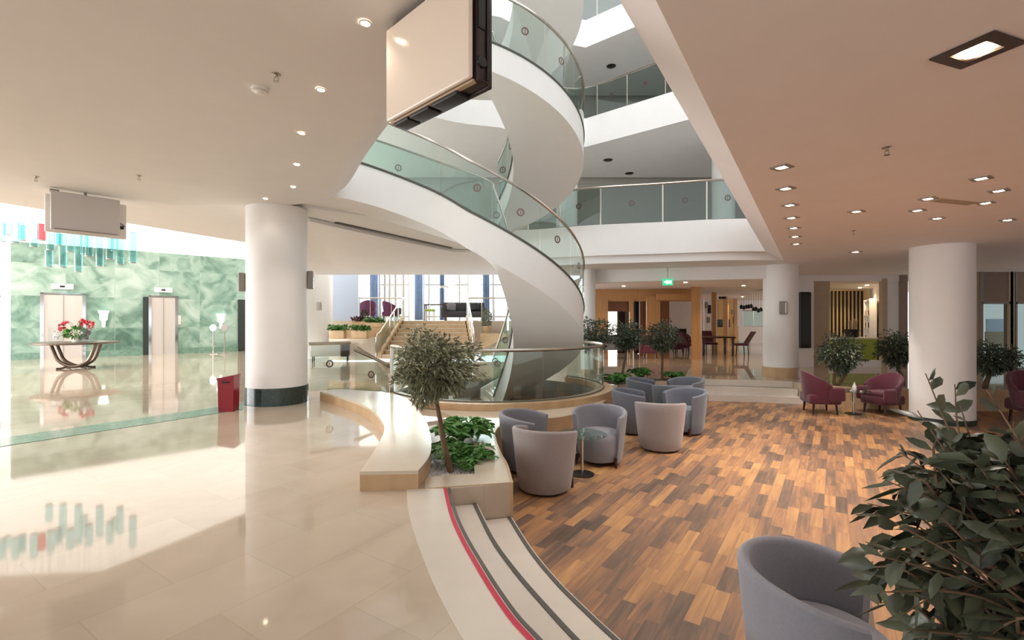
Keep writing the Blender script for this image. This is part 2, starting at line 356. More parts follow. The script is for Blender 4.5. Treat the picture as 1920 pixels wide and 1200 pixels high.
# far steps
t = thing('stone_steps', 'straight pale stone steps between lounge and far lobby, beside the burgundy armchair', 'steps')
for k, z in ((1, .15), (2, .30)):
    o = .26 * (3 - k)
    MB().prism([(4.62, 11.75), (5.6, 11.6), (6.6, 11.3), (6.58, 11.3 - o), (5.58, 11.6 - o), (4.6, 11.75 - o)], .004, z).build('tread', M['step_stone'], t)
struct(ribbon(steps_top, .31, FLOOR + .004, -.02), 'trim_8', M['step_stone'])

# ------------------------------------------------------------------ columns
def column(c, r, z0, z1, bh, bm):
    o = struct(MB().cyl((*c, 0), r, z0, z1, 48), 'column', M['plaster'])
    struct(MB().cyl((*c, 0), r + .02, z0, z0 + bh, 48), 'column_base', bm, o)
column((-4.158, 8.5), .495, FLOOR, 3.86, .3, M['granite'])
column((8.07, 9.02), .475, 0, 3.3, .1, M['granite'])
column((6.83, 12.21), .40, FLOOR, 3.3, .27, M['tan_stone'])
column((2.1, 13.25), .2, FLOOR, 3.3, .1, M['tan_stone'])
# upper gallery columns
for c in ((1.55, 13.6), (5.9, 13.4)):
    struct(MB().cyl((*c, 0), .3, 4.22, 6.95, 32), 'column', M['plaster'])

# ------------------------------------------------------------------ ceilings and slabs round the void
cA = xy(catmull([(.45, 1.0), (-.2, 2.2), (-.55, 2.93), (-1.03, 3.99), (-1.38, 4.66), (-2.15, 6.05), (-2.8, 7.31), (-3.2, 7.85), (-3.7, 8.12), (-4.3, 8.2)], 6))   # lower edge
def shift(p, d):
    o = []
    for k, a in enumerate(p):
        t = (Vector(p[min(k + 1, len(p) - 1)]) - Vector(p[max(k - 1, 0)])).normalized(); o.append((a[0] + t.y * d, a[1] - t.x * d))
    return o
cB = shift(cA, .3)
left_ceiling = cA + [(-4.6, 9.2), (-5.2, 11.4), (-6.7, 12.1), (-7.6, 10), (-8.5, 8), (-10.4, 3), (-12, -6), (1.2, -6)]
m = MB().poly([left_ceiling], 3.85, False)
m.sheet([[(p[0], p[1], 3.85) for p in cA], [(.5 * (p[0] + q[0]), .5 * (p[1] + q[1]), 3.90) for p, q in zip(cA, cB)], [(q[0], q[1], 4.03) for q in cB], [(q[0], q[1], 4.32) for q in cB]])
struct(m, 'ceiling', M['plaster'])
struct(MB().poly([cB + [(-4.6, 8.9), (-5, 11.4), (-6.7, 12.1), (-8.5, 8), (-12, -6), (1.2, -6)]], 4.3), 'floor_upper', M['grey_wall'])
m = MB()                                             # edge of that ceiling towards the bright lobby
ed = [(-5.2, 11.4), (-6.7, 12.1), (-7.6, 10), (-8.5, 8), (-10.4, 3), (-12, -6)]
m.sheet([[(x, y, z) for x, y in ed] for z in (3.85, 4.3)], False)
struct(m, 'ceiling_edge', M['plaster'])
struct(MB().sheet([[(x + .5, y + .2, z) for x, y in ed] for z in (4.3, 4.75)], False), 'wall_cove', M['plaster'])
rI = [(.62 + (y - 2.07) * .6269, y) for y in (-6, 2.07, 11.29)]; rO = [(.53 + (y - 2.37) * .6108 , y) for y in (-6, 2.37, 11.85)]
m = MB().poly([[rI[0], rI[2], (6.9, 12.0), (9, 15.0), (16, 15.0), (16, -6)]], 3.28, False)
m.sheet([[(x, y, 3.28) for x, y in (rI[0], rI[2])], [(x, y, 3.48) for x, y in (rO[0], rO[2])], [(x, y, 4.25) for x, y in (rO[0], rO[2])]], False)
struct(m, 'ceiling', M['plaster_warm'])
# mass above the lounge ceiling, far from the void edge
struct(MB().poly([[rO[0], rO[2], (16, 15), (16, -6)]], 4.25), 'floor_upper', M['grey_wall'])
# high ceiling over the lift lobby, its overexposed daylight added as emission
struct(MB().poly([[(-26, -6), (-5, -6), (-5.1, 14), (-4.5, 27), (-26, 27)]], 4.75, False), 'ceiling', M['daylit_ceiling_glow'])
# first floor gallery
g1 = xy(catmull([(6.32, 11.0), (4.97, 11.0), (3.58, 11.35), (1.9, 11.75), (.6, 12.3), (-.3, 12.45)], 6))
struct(MB().prism(g1 + [(-.3, 17), (10, 17), (10, 11.4)], 3.47, 4.22), 'slab', M['plaster'])
struct(MB().prism([(p[0], p[1] + .12) for p in g1] + [(-.3, 13.9), (7.2, 13.2), (7.2, 11.5)], 3.286, 3.475), 'slab', M['plaster'])
g1l = arc(CX, CY, 1.15, 90, 205, 12)
struct(MB().prism(g1l + [(-2.2, 9.5), (-2.8, 9.1), (-3.2, 8.8), (-3.6, 8.5), (-4.2, 8.45), (-4.6, 9.2), (-5.2, 11.4), (-7, 17), (CX, 17)], 3.88, 4.22), 'slab', M['stair_plaster'])
cl = [(-4.6, 9.2), (-3.9, 9.25), (-2.96, 11.1), (-1.64, 13.4), (.4, 14), (2.0, 14)]
m = MB().sheet([[(x, y, 3.87) for x, y in cl], [(x, y, 3.80) for x, y in cl], [(-8 + 10 * k / 5, 17.2, 3.52) for k in range(6)], [(-8 + 10 * k / 5, 17.2, 3.9) for k in range(6)]], True)
m.add([(-4.6, 9.2, 3.8), (-8, 17.2, 3.52), (-5.2, 11.4, 3.87)], [(0, 2, 1)])
struct(m, 'ceiling', M['plaster'])
struct(MB().prism([(-3.6, 9.72), (-1.7, 13.15), (-1.62, 13.1), (-3.52, 9.68)], 3.865, 3.89), 'ceiling_slot', M['grey_strip'])
# second and third floor galleries
for z0, z1 in ((6.95, 7.78), (9.85, 10.64)):
    e = [(7.5, 9.6), (4.44, 12.1), (2.15, 14.0), (.9, 13.6), (-.3, 12.6)] + arc(CX, CY, 2.6, 100, 180, 10) + [(-3.6, 8.2), (-4.4, 6), (-4.4, 3)]
    struct(MB().prism(e + [(-9, 3), (-9, 17), (11, 17), (11, 9.6)], z0, z1), 'slab', M['plaster'])
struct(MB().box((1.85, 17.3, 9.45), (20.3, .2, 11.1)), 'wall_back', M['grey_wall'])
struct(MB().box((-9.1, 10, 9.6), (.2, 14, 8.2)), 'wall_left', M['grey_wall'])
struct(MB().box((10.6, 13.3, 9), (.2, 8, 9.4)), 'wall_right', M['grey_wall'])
struct(MB().prism([(-10, -1), (11, -1), (11, 17.3), (-10, 17.3)], 13.6, 13.8), 'roof', M['plaster'])
struct(MB().prism([(6.05, 11.35), (7.4, 11.2), (9, 14.9), (6.4, 13.6)], 3.292, 3.46), 'slab', M['plaster_warm'])
# far side of the lobby: lintel, soffit
struct(MB().prism([(1.9, 13.5), (6.6, 12.1), (6.75, 12.4), (2.0, 13.8)], 2.95, 3.3), 'lintel', M['plaster'])
# outer shell behind the camera and to the side
struct(MB().box((16.1, 3.4, 2), (.2, 19, 6)), 'wall_right', M['plaster_warm'])

# ------------------------------------------------------------------ lift lobby
EA = Vector((-18.07, 17.3, 0)); EB = Vector((-10.2, 24.6, 0)); ed = (EB - EA).normalized(); eang = math.atan2(ed.y, ed.x); en = Vector((ed.y, -ed.x, 0))
def on_wall(u):                                    # metres along the lift wall under image column u
    k = (u - 960) / 900; t = (EA.x - k * EA.y) / (k * ed.y - ed.x); return t
L = (EB - EA).length
o = struct(MB().box((L / 2, .2, 2.17), (L, .4, 4.34)), 'wall_lift_lobby', M['green_marble']); o.location = EA + Vector((0, 0, FLOOR - .05)); o.rotation_euler = (0, 0, eang)
def on(o, u, off=0, z=0): p = EA + ed * on_wall(u) + en * off; o.location = (p.x, p.y, FLOOR + z); o.rotation_euler = (0, 0, eang)
for i, (ua, ub, nich) in enumerate(((83, 155, 0), (284, 328, 1), (446, 470, 2))):
    a, b = on_wall(ua), on_wall(ub); wd = b - a; um = (ua + ub) / 2
    o = struct(MB().box((0, 0, 1.2), (wd, .06, 2.4)), 'door_%d' % (i + 1), M['lift_door'] if nich != 2 else M['niche_dark']); on(o, um, .03)
    if nich != 2:
        struct(MB().box((0, -.04, 1.2), (.015, .02, 2.36)), 'door_joint', M['mullion'], o)
        f = MB().box((-wd / 2 - .05, -.01, 1.22), (.1, .12, 2.5)).box((wd / 2 + .05, -.01, 1.22), (.1, .12, 2.5)).box((0, -.01, 2.45), (wd + .2, .12, .06))
        struct(f, 'door_frame', M['chrome'], o)
    if nich == 1:
        o = struct(MB().box((0, 0, 1.2), (.32, .05, 2.42)), 'wall_reveal', M['niche_dark']); on(o, ua - 7, .03)
    if nich != 2:
        t = thing('floor_indicator', 'white floor indicator over the lift door ' + ('behind the flower table' if not i else 'with the dark reveal'), 'display'); on(t, um - (0 if i else 2), .05, 2.62)
        MB().box((0, 0, .1), (.62, .06, .2)).build('housing', M['white_plastic'], t); MB().box((0, -.035, .1), (.14, .01, .07)).build('display', M['black'], t)
# skirting and pale top band of that wall
o = struct(MB().box((L / 2, -.02, .12), (L, .03, .24)), 'baseboard_lift_lobby', M['green_stripe']); o.location = EA + Vector((0, 0, FLOOR)); o.rotation_euler = (0, 0, eang)
# glazed entrance front at the far side of the lift lobby
t0 = MB()
for k in range(9): t0.box((-23.5 + k * .62, 11 + k * .78, 2.55), (.09, .09, 4.2), rad(51))
t0.box((-21.0, 14.1, 2.75), (8.2, .08, .08), rad(51.5)); struct(t0, 'window_1', M['mullion'])
struct(MB().box((-21.0, 14.1, 2.55), (8.2, .02, 4.2), rad(51.5)), 'window_1_pane', M['glass_clear'], bpy.data.objects['window_1'])

# ------------------------------------------------------------------ terrace at the back with its wide stairs
TZ = 1.87
struct(MB().prism([(-9.6, 20.62), (1.5, 20.62), (1.5, 29.3), (-10.8, 29.3)], FLOOR, TZ), 'floor_terrace', M['bench_stone'])
t = thing('wide_staircase', 'wide beige stone staircase with railings up to the window terrace', 'staircase')
NS = 9
for k in range(NS):
    y0 = 17.95 + k * .3; x0 = -4.86 + .03 * k; x1 = -1.5 - .06 * k; z1 = FLOOR + (TZ - FLOOR) * (k + 1) / NS
    y1 = 20.62 if k == NS - 1 else y0 + .32
    o = MB().prism([(x0, y0), (x1, y0), (x1, y1), (x0, y1)], FLOOR, z1 - .03).build('step', M['stair_stone'], t)
    MB().prism([(x0, y0 - .03), (x1, y0 - .03), (x1, y1), (x0, y1)], z1 - .03, z1).build('tread', M['bench_stone'], o)
for sx, nm in ((-4.95, 0), (-1.42, 1)):
    x = sx; xt = sx + (.26 if not nm else -.5); dz = TZ - FLOOR
    ck = MB(); ck.add([(x - .06, 17.95, FLOOR), (x + .06, 17.95, FLOOR), (xt + .06, 20.6, FLOOR), (xt - .06, 20.6, FLOOR), (x - .06, 17.95, FLOOR + .22), (x + .06, 17.95, FLOOR + .22), (xt + .06, 20.6, TZ + .22), (xt - .06, 20.6, TZ + .22)],
                      [(3, 2, 1, 0), (4, 5, 6, 7), (0, 1, 5, 4), (1, 2, 6, 5), (2, 3, 7, 6), (3, 0, 4, 7)]); ck.build('side_curb', M['stair_stone'], t)
    r = MB().tube([(x, 17.5, FLOOR + .02), (x, 17.5, FLOOR + .82), (x, 17.6, FLOOR + .92), (x, 17.95, FLOOR + .98), (xt, 20.6, TZ + .98), (xt, 20.8, TZ + .98)], .03); r.build('handrail', M['steel'], t)
    for k in range(6):
        f = k / 5; px = x + (xt - x) * f; py = 18.1 + 2.4 * f; pz = FLOOR + dz * (py - 17.95) / 2.65
        MB().tube([(px, py, pz + .1), (px, py, pz + 1.0)], .018, 6).build('post', M['steel'], t)
    for k in range(3):
        f0, f1 = k / 3, (k + 1) / 3
        q = [(x + (xt - x) * f, 18.1 + 2.4 * f, FLOOR + dz * (.15 + 2.4 * f) / 2.65 + h) for f, h in ((f0, .25), (f1, .25), (f1, .9), (f0, .9))]
        MB().add([(a[0] + .005, a[1], a[2]) for a in q] + [(a[0] - .005, a[1], a[2]) for a in q], [(0, 1, 2, 3), (7, 6, 5, 4)]).build('glass_panel', M['glass'], t)
# terrace guards
for nm, xa, xb, lab in (('a', -6.65, -4.72, 'steel railing on the terrace edge behind the topiary cone'), ('b', -1.92, .4, 'steel railing on the terrace edge in front of the grey sofa')):
    t = thing('terrace_railing', lab, 'railing', group=None)
    MB().tube([(xa, 20.8, TZ + .98), (xb, 20.8, TZ + .98)], .028).build('handrail', M['steel'], t)
    n = 5
    for k in range(n): xx = xa + (xb - xa) * (k + .1) / (n - .8); MB().tube([(xx, 20.8, TZ), (xx, 20.8, TZ + .97)], .016, 6).build('post', M['steel'], t)
# window front of the terrace
t0 = MB(); Yw = 28.8
for u in (640, 662, 712, 722, 731, 742, 757, 768, 795, 805, 838, 850, 862, 878, 892, 925, 960): t0.box((D(u, 0, Yw)[0], Yw, 3.8), (.09 if u > 770 else .13, .12, 3.9))
for z in (2.1, 4.0, 5.6): t0.box((-4.6, Yw, z), (12, .1, .08))
o = struct(t0, 'window_2', M['mullion']); struct(MB().box((-4.6, Yw + .05, 3.8), (12, .02, 3.9)), 'window_2_pane', M['glass_clear'], o)
struct(MB().poly([[(-12, 17.2), (2, 17.2), (2, 29.3), (-12, 29.3)]], 5.7, False), 'ceiling', M['plaster'])
for u0, u1 in ((671, 690), (768, 778), (838, 850), (880, 897)):   # pale piers between the windows
    a, b = D(u0, 560, Yw - .4), D(u1, 560, Yw - .4); struct(MB().box(((a[0] + b[0]) / 2, Yw - .3, 3.8), (b[0] - a[0], .3, 3.9)), 'column', M['plaster'])
def curtain(u0, u1, lab, Y=28.1, z0=1.9, z1=5.5, m='curtain', grp=None):
    a, b = D(u0, 560, Y), D(u1, 560, Y); n = 26
    rows = [[(a[0] + (b[0] - a[0]) * k / n, Y + .07 * sin(k * 1.7) * (1 if z < 3 else .7), z) for k in range(n + 1)] for z in (z0, (z0 + z1) / 2, z1)]
    o = MB().sheet(rows).build('curtain', M[m]); tag(o, lab, 'curtain', grp); sd = o.modifiers.new('thick', 'SOLIDIFY'); sd.thickness = .02; return o
for u0, u1, lab in ((694, 709, 'blue curtain above the purple armchairs on the terrace'), (778, 793, 'blue curtain at the head of the terrace stairs'), (825, 833, 'narrow blue curtain above the terrace table'), (906, 918, 'blue curtain next to the white spiral soffit')): curtain(u0, u1, lab, grp='terrace curtains')
# side walls left of the terrace stairs
struct(MB().prism(xy(catmull([(-10.5, 18.9), (-8.9, 17.9), (-7.7, 17.75), (-7.15, 18.9)], 5)) + [(-7.2, 19.3), (-10.5, 19.4)], FLOOR, 5.2), 'wall_curved', M['plaster'])
struct(MB().box((-7.25, 20.95, 3.0), (1.15, .2, 5)), 'wall_blue', mat('pale_blue', '#c3cfe6', .6))
# ------------------------------------------------------------------ rooms beyond the far lobby
struct(MB().box((12, 30, 2), (21, .2, 4)), 'wall_far', M['plaster_warm'])
struct(MB().poly([[(2, 13.6), (6.6, 12.3), (9, 15), (16, 15), (22, 40), (0, 40)]], 3.12, False), 'ceiling', M['plaster_warm'])
def wall_px(u0, u1, v0, v1, Y, m, nm='wall_panelled', th=.15):
    a, b = D(u0, v0, Y), D(u1, v1, Y); return struct(MB().box(((a[0] + b[0]) / 2, Y + th / 2, (a[2] + b[2]) / 2), (b[0] - a[0], th, abs(a[2] - b[2]))), nm, m)
W = M['brown_wood']; Dk = M['deep_wood']
wall_px(1095, 1300, 540, 565, 19, W)                  # header
wall_px(1095, 1116, 555, 675, 19, Dk); wall_px(1116, 1140, 562, 673, 18.9, W); wall_px(1181, 1188, 562, 673, 18.9, W)
wall_px(1213, 1238, 555, 675, 18.8, W); wall_px(1238, 1255, 562, 673, 19.1, Dk); wall_px(1140, 1182, 562, 584, 19.3, Dk); wall_px(1200, 1214, 562, 672, 19.3, Dk)
wall_px(1232, 1300, 551, 563, 18.6, W)
wall_px(1100, 1235, 560, 668, 22.5, M['curtain_brown'], 'wall_inner'); wall_px(1235, 1310, 545, 664, 24, M['plaster_warm'], 'wall_inner')
curtain(1158, 1172, 'brown curtain in the panelled room beside a bright door', 20.6, .47, 2.9, 'curtain_brown'); curtain(1190, 1199, 'dark curtain beside a thin strip of daylight', 20.6, .47, 2.9, 'dark_fabric')
wall_px(1139, 1158, 583, 664, 21.5, M['lit_white'], 'window_3', .03); wall_px(1196, 1200, 588, 664, 21.5, M['lit_white'], 'window_4', .03)
for i, (u0, u1, Y) in enumerate(((1297, 1319, 17.6), (1335, 1348, 21), (1357, 1369, 25), (1377, 1386, 27.5))):
    a, b = D(u0, 0, Y)[0], D(u1, 0, Y)[0]
    struct(MB().prism([(a, Y), (b - .12, Y), (b + .1, Y + .4), (a + .15, Y + .45)], FLOOR, 3.14), 'pillar', W)
wall_px(1321, 1336, 560, 668, 24, M['plaster_warm'], 'wall_inner'); wall_px(1347, 1380, 560, 660, 29, mat('amber_wall', '#d9ae6c', .5), 'wall_inner')
wall_px(1385, 1435, 612, 640, 25, M['plaster'], 'wall_parapet')

# ------------------------------------------------------------------ shop front and right-hand windows
Ys = 14.8
wall_px(1490, 1526, 505, 700, Ys, M['plaster_warm'], 'wall_shop'); wall_px(1526, 1556, 527, 696, Ys + .05, M['beige_panel'], 'wall_shop_panel')
wall_px(1490, 1720, 500, 527, Ys - .02, M['plaster_warm'], 'wall_shop_header'); wall_px(1655, 1664, 522, 696, Ys - .05, M['beige_panel'], 'wall_shop_jamb'); wall_px(1664, 1700, 522, 696, Ys, M['plaster'], 'wall_shop')
wall_px(1556, 1657, 676, 697, Ys, M['plaster'], 'wall_shop_sill')
wall_px(1690, 1702, 515, 700, Ys - .1, M['blind'], 'wall_shop_jamb')
a, b = D(1540, 0, 19)[0], D(1650, 0, 19)[0]
o = struct(MB().box(((a + b) / 2, 19.1, 1.95), (b - a, .1, 3)), 'wall_stripes', mat('cream', '#ecd3a0', .6))
st = MB()
for k in range(9): x = D(1560.5 + k * 7.1, 0, 19)[0]; st.box((x, 19.03, 1.8), (.07, .02, 2.5))
struct(st, 'wall_stripe', M['black'], o)
struct(MB().prism([(11.75, 15.0), (14.15, 19), (14.25, 19), (11.85, 15.0)], FLOOR, 3.2), 'wall_shop_side', M['plaster_warm'])
struct(MB().poly([[(10, 14.9), (20, 14.9), (20, 20), (10, 20)]], 3.1, False), 'ceiling', M['plaster'])
t = thing('shop_counter', 'lime green shop counter under the black and cream striped wall', 'counter', D(1606, 672, 15.8))
t.location.z = FLOOR
MB().box((-.2, 0, .42), (1.3, .6, .84)).build('body', M['lime'], t); MB().box((-.2, 0, .86), (1.36, .66, .05)).build('top', M['white_plastic'], t)
SA = math.atan2(-4, -2.4)
t = thing('shop_shelf', 'white lit display shelf with small goods at the side of the shop', 'shelf', (12.98, 17.42, FLOOR), SA)
MB().box((0, .1, 1.1), (1.7, .04, 2.2)).box((-.85, 0, 1.1), (.05, .2, 2.2)).box((.85, 0, 1.1), (.05, .2, 2.2)).box((0, 0, 1.1), (.05, .2, 2.2)).build('frame', M['white_plastic'], t)
for z in (.7, 1.15, 1.6, 2.15): MB().box((0, 0, z), (1.66, .18, .03)).build('board', M['white_plastic'], t)
random.seed(5); k = 0
for z, h in ((.715, .25), (1.165, .3), (1.615, .3)):
    for x in (-.55, -.25, .3, .6):
        o = MB().lathe([(.001, 0), (.07, 0), (.075, h * .55), (.03, h * .7), (.03, h), (.001, h)], 10).build('bottle', M[('dark_metal', 'burgundy', 'beige_panel')[k % 3]]); k += 1
        R = Matrix.Rotation(SA, 3, 'Z') @ Vector((x, -.01, 0)); o.location = (12.98 + R.x, 17.42 + R.y, FLOOR + z)
        tag(o, 'small bottle on the white lit shelf of the shop', 'bottle', 'bottles on the shop shelf')
t = thing('gift_basket', 'dark basket with pale rods on the lime shop counter', 'basket', D(1597, 636, 15.75)); t.location.z = FLOOR + .885
MB().lathe([(.001, 0), (.17, 0), (.22, .26), (.2, .26), (.16, .02), (.001, .02)], 18).build('bowl', M['dark_metal'], t)
m = MB(); random.seed(4)
for k in range(14): x, y = random.uniform(-.15, .15), random.uniform(-.12, .12); m.tube([(x * .6, y * .6, .03), (x, y, .5 + random.random() * .12)], .012, 5)
m.build('rods', M['beige_panel'], t)
t = thing('wall_screen', 'tall black screen panel hung on the pink wall beside the round column', 'screen', (8.98, 14.72, 1.25)); 
MB().rbox((0, 0, .65), (.34, .14, 1.72), .04).build('housing', M['black'], t); MB().box((0, -.075, .65), (.26, .012, 1.5)).build('display', M['black_gloss'], t)
# windows right
Yw = 13.6
for k, (u0, u1) in enumerate(((1838, 1894), (1902, 1960))):
    a, b = D(u0, 0, Yw)[0], D(u1, 0, Yw)[0]; zb, zm, zt = FLOOR, D(0, 568, Yw)[2], D(0, 508, Yw)[2]
    o = struct(MB().box((a, Yw, (zb + zt) / 2), (.08, .1, zt - zb)).box((b, Yw, (zb + zt) / 2), (.08, .1, zt - zb)).box(((a + b) / 2, Yw, zm), (b - a, .1, .06)).box(((a + b) / 2, Yw, FLOOR + .45), (b - a, .1, .05)).box(((a + b) / 2, Yw, zb + .05), (b - a, .1, .1)), 'window_%d' % (5 + k), M['mullion'])
    struct(MB().box(((a + b) / 2, Yw + .01, (zb + zm) / 2), (b - a, .015, zm - zb)), 'window_pane', M['glass_dusk'], o)
    struct(MB().box(((a + b) / 2, Yw - .02, (zm + zt) / 2), (b - a - .06, .03, zt - zm - .04)), 'window_blind', M['blind'], o)
wall_px(1824, 1839, 500, 730, Yw, M['beige_panel'], 'wall_pier'); wall_px(1892, 1904, 500, 728, Yw - .05, M['beige_panel'], 'wall_pier')
wall_px(1700, 1990, 484, 509, Yw - .1, M['plaster_warm'], 'wall_header')
wall_px(1851, 1895, 598, 642, 15.4, mat('poster_blue', '#b9cbe2', .4, emit=('#b9cbe2', .35)), 'window_screen', .05)
wall_px(1849, 1895, 622, 650, 15.35, mat('poster_sand', '#c5b29a', .4), 'window_screen', .05)
for i, u in enumerate((1842, 1843.5, 1907)): wall_px(u, u + 1.6, 575, 722, Yw + .3, M['lit_white'], 'light_strip', .04)

# ------------------------------------------------------------------ spiral stair
def z1(t): return 3.46 - .0168 * (t + 85.8)
def z2(t): return 6.55 - .0122 * (t + 86)
def circ(t, r): return (CX + r * cos(rad(t)), CY + r * sin(rad(t)))
def flight_path(zf, t1, tops, t0=-105, dt=5):
    """lists of outer / inner plan points with stringer height, from the upper landing down"""
    So = [(-3.7, 7.75), (-2.98, 7.88), (-2.59, 8.05), (-2.1, 8.36), (-1.5, 8.46), (-1.12, 8.34)]
    Si = [(-3.9, 8.6), (-3.3, 8.85), (-2.85, 9.15), (-2.25, 9.5), (-1.4, 9.8), (-.8, 9.76)]
    o = [(*p, z) for p, z in zip(So, tops)]; i = [(*p, z) for p, z in zip(Si, tops)]
    t = t0
    while t <= t1: o.append((*circ(t, 1.77), zf(t))); i.append((*circ(t, .34), zf(t))); t += dt
    return catmull(o, 3), catmull(i, 3)
stair = thing('spiral_staircase', 'white sweeping spiral staircase with curved glass balustrades rising through the open atrium', 'staircase', (0, 0, 0))
def flight(o, i, dep):
    rows = []
    for p, q in zip(o, i):
        up = .0
        rows.append([Vector(p), p - Vector((0, 0, dep / 2)), p - Vector((0, 0, dep)), q - Vector((0, 0, dep)), q - Vector((0, 0, dep / 2)), Vector(q),
                     q.lerp(p, .09), q.lerp(p, .09) - Vector((0, 0, .22)), p.lerp(q, .09) - Vector((0, 0, .22)), p.lerp(q, .09), Vector(p)])
    m = MB(); c = [list(r) for r in zip(*rows)]
    for k in range(10): m.sheet([c[k], c[k + 1]], True)
    for r in (rows[0], rows[-1]): m.add(r[:10], [tuple(range(10))])
    m.build('flight', M['stair_plaster'], stair)
    s = MB()                                          # the treads between the stringers
    for k in range(0, len(o) - 3, 2):
        a, b, c2, d = o[k].lerp(i[k], .1), o[k].lerp(i[k], .9), o[k + 2].lerp(i[k + 2], .9), o[k + 2].lerp(i[k + 2], .1)
        zt = (o[k].z + o[k + 2].z) / 2 - .1
        q = [a, b, c2, d]; s.add([(v.x, v.y, zt) for v in q] + [(v.x, v.y, zt - .2) for v in q], [(0, 1, 2, 3), (0, 4, 5, 1), (1, 5, 6, 2), (2, 6, 7, 3), (3, 7, 4, 0)])
    s.build('treads', M['step_stone'], stair)
def ring_mark(c, nrm, r=.07):
    """small ring emblem on a glass pane"""
    n = Vector(nrm).normalized(); a = Vector((0, 0, 1)); b = n.cross(a).normalized(); c = Vector(c); k = 18; rows = []
    for rr, hh in ((r, -.003), (r, .003), (r * .62, .003), (r * .62, -.003), (r, -.003)):
        rows.append([c + n * hh + rr * (a * cos(2 * PI * j / k) + b * sin(2 * PI * j / k)) for j in range(k + 1)])
    m = MB().sheet(rows, False)
    return m.box(c, (r * .22, .006, r * .8), math.atan2(b.y, b.x))
def glazing(path, parent, h=.86, npan=6, gl='glass_teal', rail=.028, base=True, marks=True, posts=False, rail_mat='steel', off=.0):
    p = [Vector(q) for q in path]; n = len(p) - 1
    for k in range(npan):
        i0, i1 = round(n * k / npan), round(n * (k + 1) / npan)
        if i1 <= i0: continue
        q = [x.copy() for x in p[i0:i1 + 1]]
        d0 = (q[1] - q[0]).normalized(); q[0] += d0 * .012; q[-1] -= (q[-1] - q[-2]).normalized() * .012
        A = []; B = []
        for j, x in enumerate(q):
            t = (q[min(j + 1, len(q) - 1)] - q[max(j - 1, 0)]); nn = Vector((-t.y, t.x, 0)).normalized() * .006; A.append(x + nn); B.append(x - nn)
        u = Vector((0, 0, h)); e = Vector((0, 0, -.04))
        g = MB().sheet([[a + e for a in A], [a + u for a in A], [b + u for b in B], [b + e for b in B]], True).build('glass_panel', M[gl], parent)
        if marks:
            j = len(q) // 2; t = q[min(j + 1, len(q) - 1)] - q[max(j - 1, 0)]
            mid = q[j] if len(q) % 2 else (q[j] + q[j - 1]) / 2
            ring_mark(mid + Vector((0, 0, h * .55)), (-t.y, t.x, 0)).build('emblem', M['medal'], g)
        if posts: MB().tube([p[i0], p[i0] + u], .02, 8).build('post', M[rail_mat], parent)
    if posts: MB().tube([p[-1], p[-1] + Vector((0, 0, h))], .02, 8).build('post', M[rail_mat], parent)
    MB().tube([q + Vector((0, 0, h + .02)) for q in p], rail, 8).build('handrail', M[rail_mat], parent)
    if base: MB().tube([q + Vector((0, 0, .0)) for q in p], .022, 6).build('base_channel', M['grey_strip'], parent)
o1, i1 = flight_path(z1, 106, (4.58, 4.58, 4.55, 4.45, 4.23, 4.02))
flight(o1, i1, .66); glazing(o1, stair, .84, 10, 'glass', .024); glazing(i1, stair, .84, 8, 'glass_teal', .022)
o2, i2 = flight_path(z2, 92, (7.45, 7.42, 7.35, 7.22, 7.0, 6.88))
flight(o2, i2, .5); glazing(o2, stair, .84, 9, 'glass', .024); glazing(i2, stair, .84, 6, 'glass_teal', .022)
o3, i3 = flight_path(lambda t: z2(t) + 3.2, 92, (10.65, 10.62, 10.55, 10.42, 10.2, 10.08))
flight(o3, i3, .5)
# flight down to the basement inside the well
ob = [Vector((*circ(t, 1.9), FLOOR - .1 - .0168 * (t + 175))) for t in range(-175, -20, 5)]; ib = [Vector((*circ(t, .9), FLOOR - .1 - .0168 * (t + 175))) for t in range(-175, -20, 5)]
ob = [p for p in ob if p.z > .06]; ib = ib[:len(ob)]; flight(ob, ib, .2)

# guards
t = thing('well_balustrade', 'round glass balustrade with steel handrail round the foot of the spiral staircase', 'balustrade')
ring = [(x, y, FLOOR + .12) for x, y in arc(CX, CY, 2.16, -153, 42, 48)]
glazing(ring, t, .82, 7, 'glass', .03, marks=False)
p = ring[0]; MB().box((p[0], p[1], FLOOR + .46), (.06, .06, .94)).build('end_post', M['steel'], t)
MB().tube([Vector(ring[0]) + Vector((0, 0, .84)), Vector(ring[3]) + Vector((0, 0, .84))], .035, 8).build('handrail_cap', M['steel'], t)
t = thing('stairwell_guard', 'glass guard with steel rail beside the big column, sloping down to the basement stair', 'balustrade')
glazing([(-3.74, 8.85, FLOOR + .17), (-3.45, 9.08, FLOOR + .17), (-3.13, 9.3, FLOOR + .17)], t, .82, 1, 'glass', .03, base=False)
glazing([(-3.05, 9.3, FLOOR + .15), (-2.7, 9.2, FLOOR + .02), (-2.33, 9.06, FLOOR - .12)], t, .7, 1, 'glass', .03, base=False)
MB().tube([(-3.02, 9.38, 1.36), (-2.3, 9.14, .98)], .026, 8).build('second_rail', M['steel'], t)
def gallery(pts, z, lab, npan, gl='glass_smoke', m=True):
    t = thing('gallery_balustrade', lab, 'balustrade'); glazing([(p[0], p[1], z) for p in pts], t, .9, npan, gl, .03, marks=m, posts=True)
g1p = [(p[0], p[1] + .06) for p in g1]
gallery(g1p[:-5], 4.22, 'curved glass balustrade of the first floor gallery above the far lobby', 6)
e2 = [(7.4, 9.75), (4.44, 12.16), (2.15, 14.06), (.9, 13.66)]; e2 = [tuple(p) for p in catmull([(*q, 0) for q in e2], 6)]
gallery(e2, 7.78, 'straight glass balustrade of the second floor gallery', 8); gallery(e2, 10.64, 'glass balustrade of the top gallery, cut by the picture edge', 8, m=False)

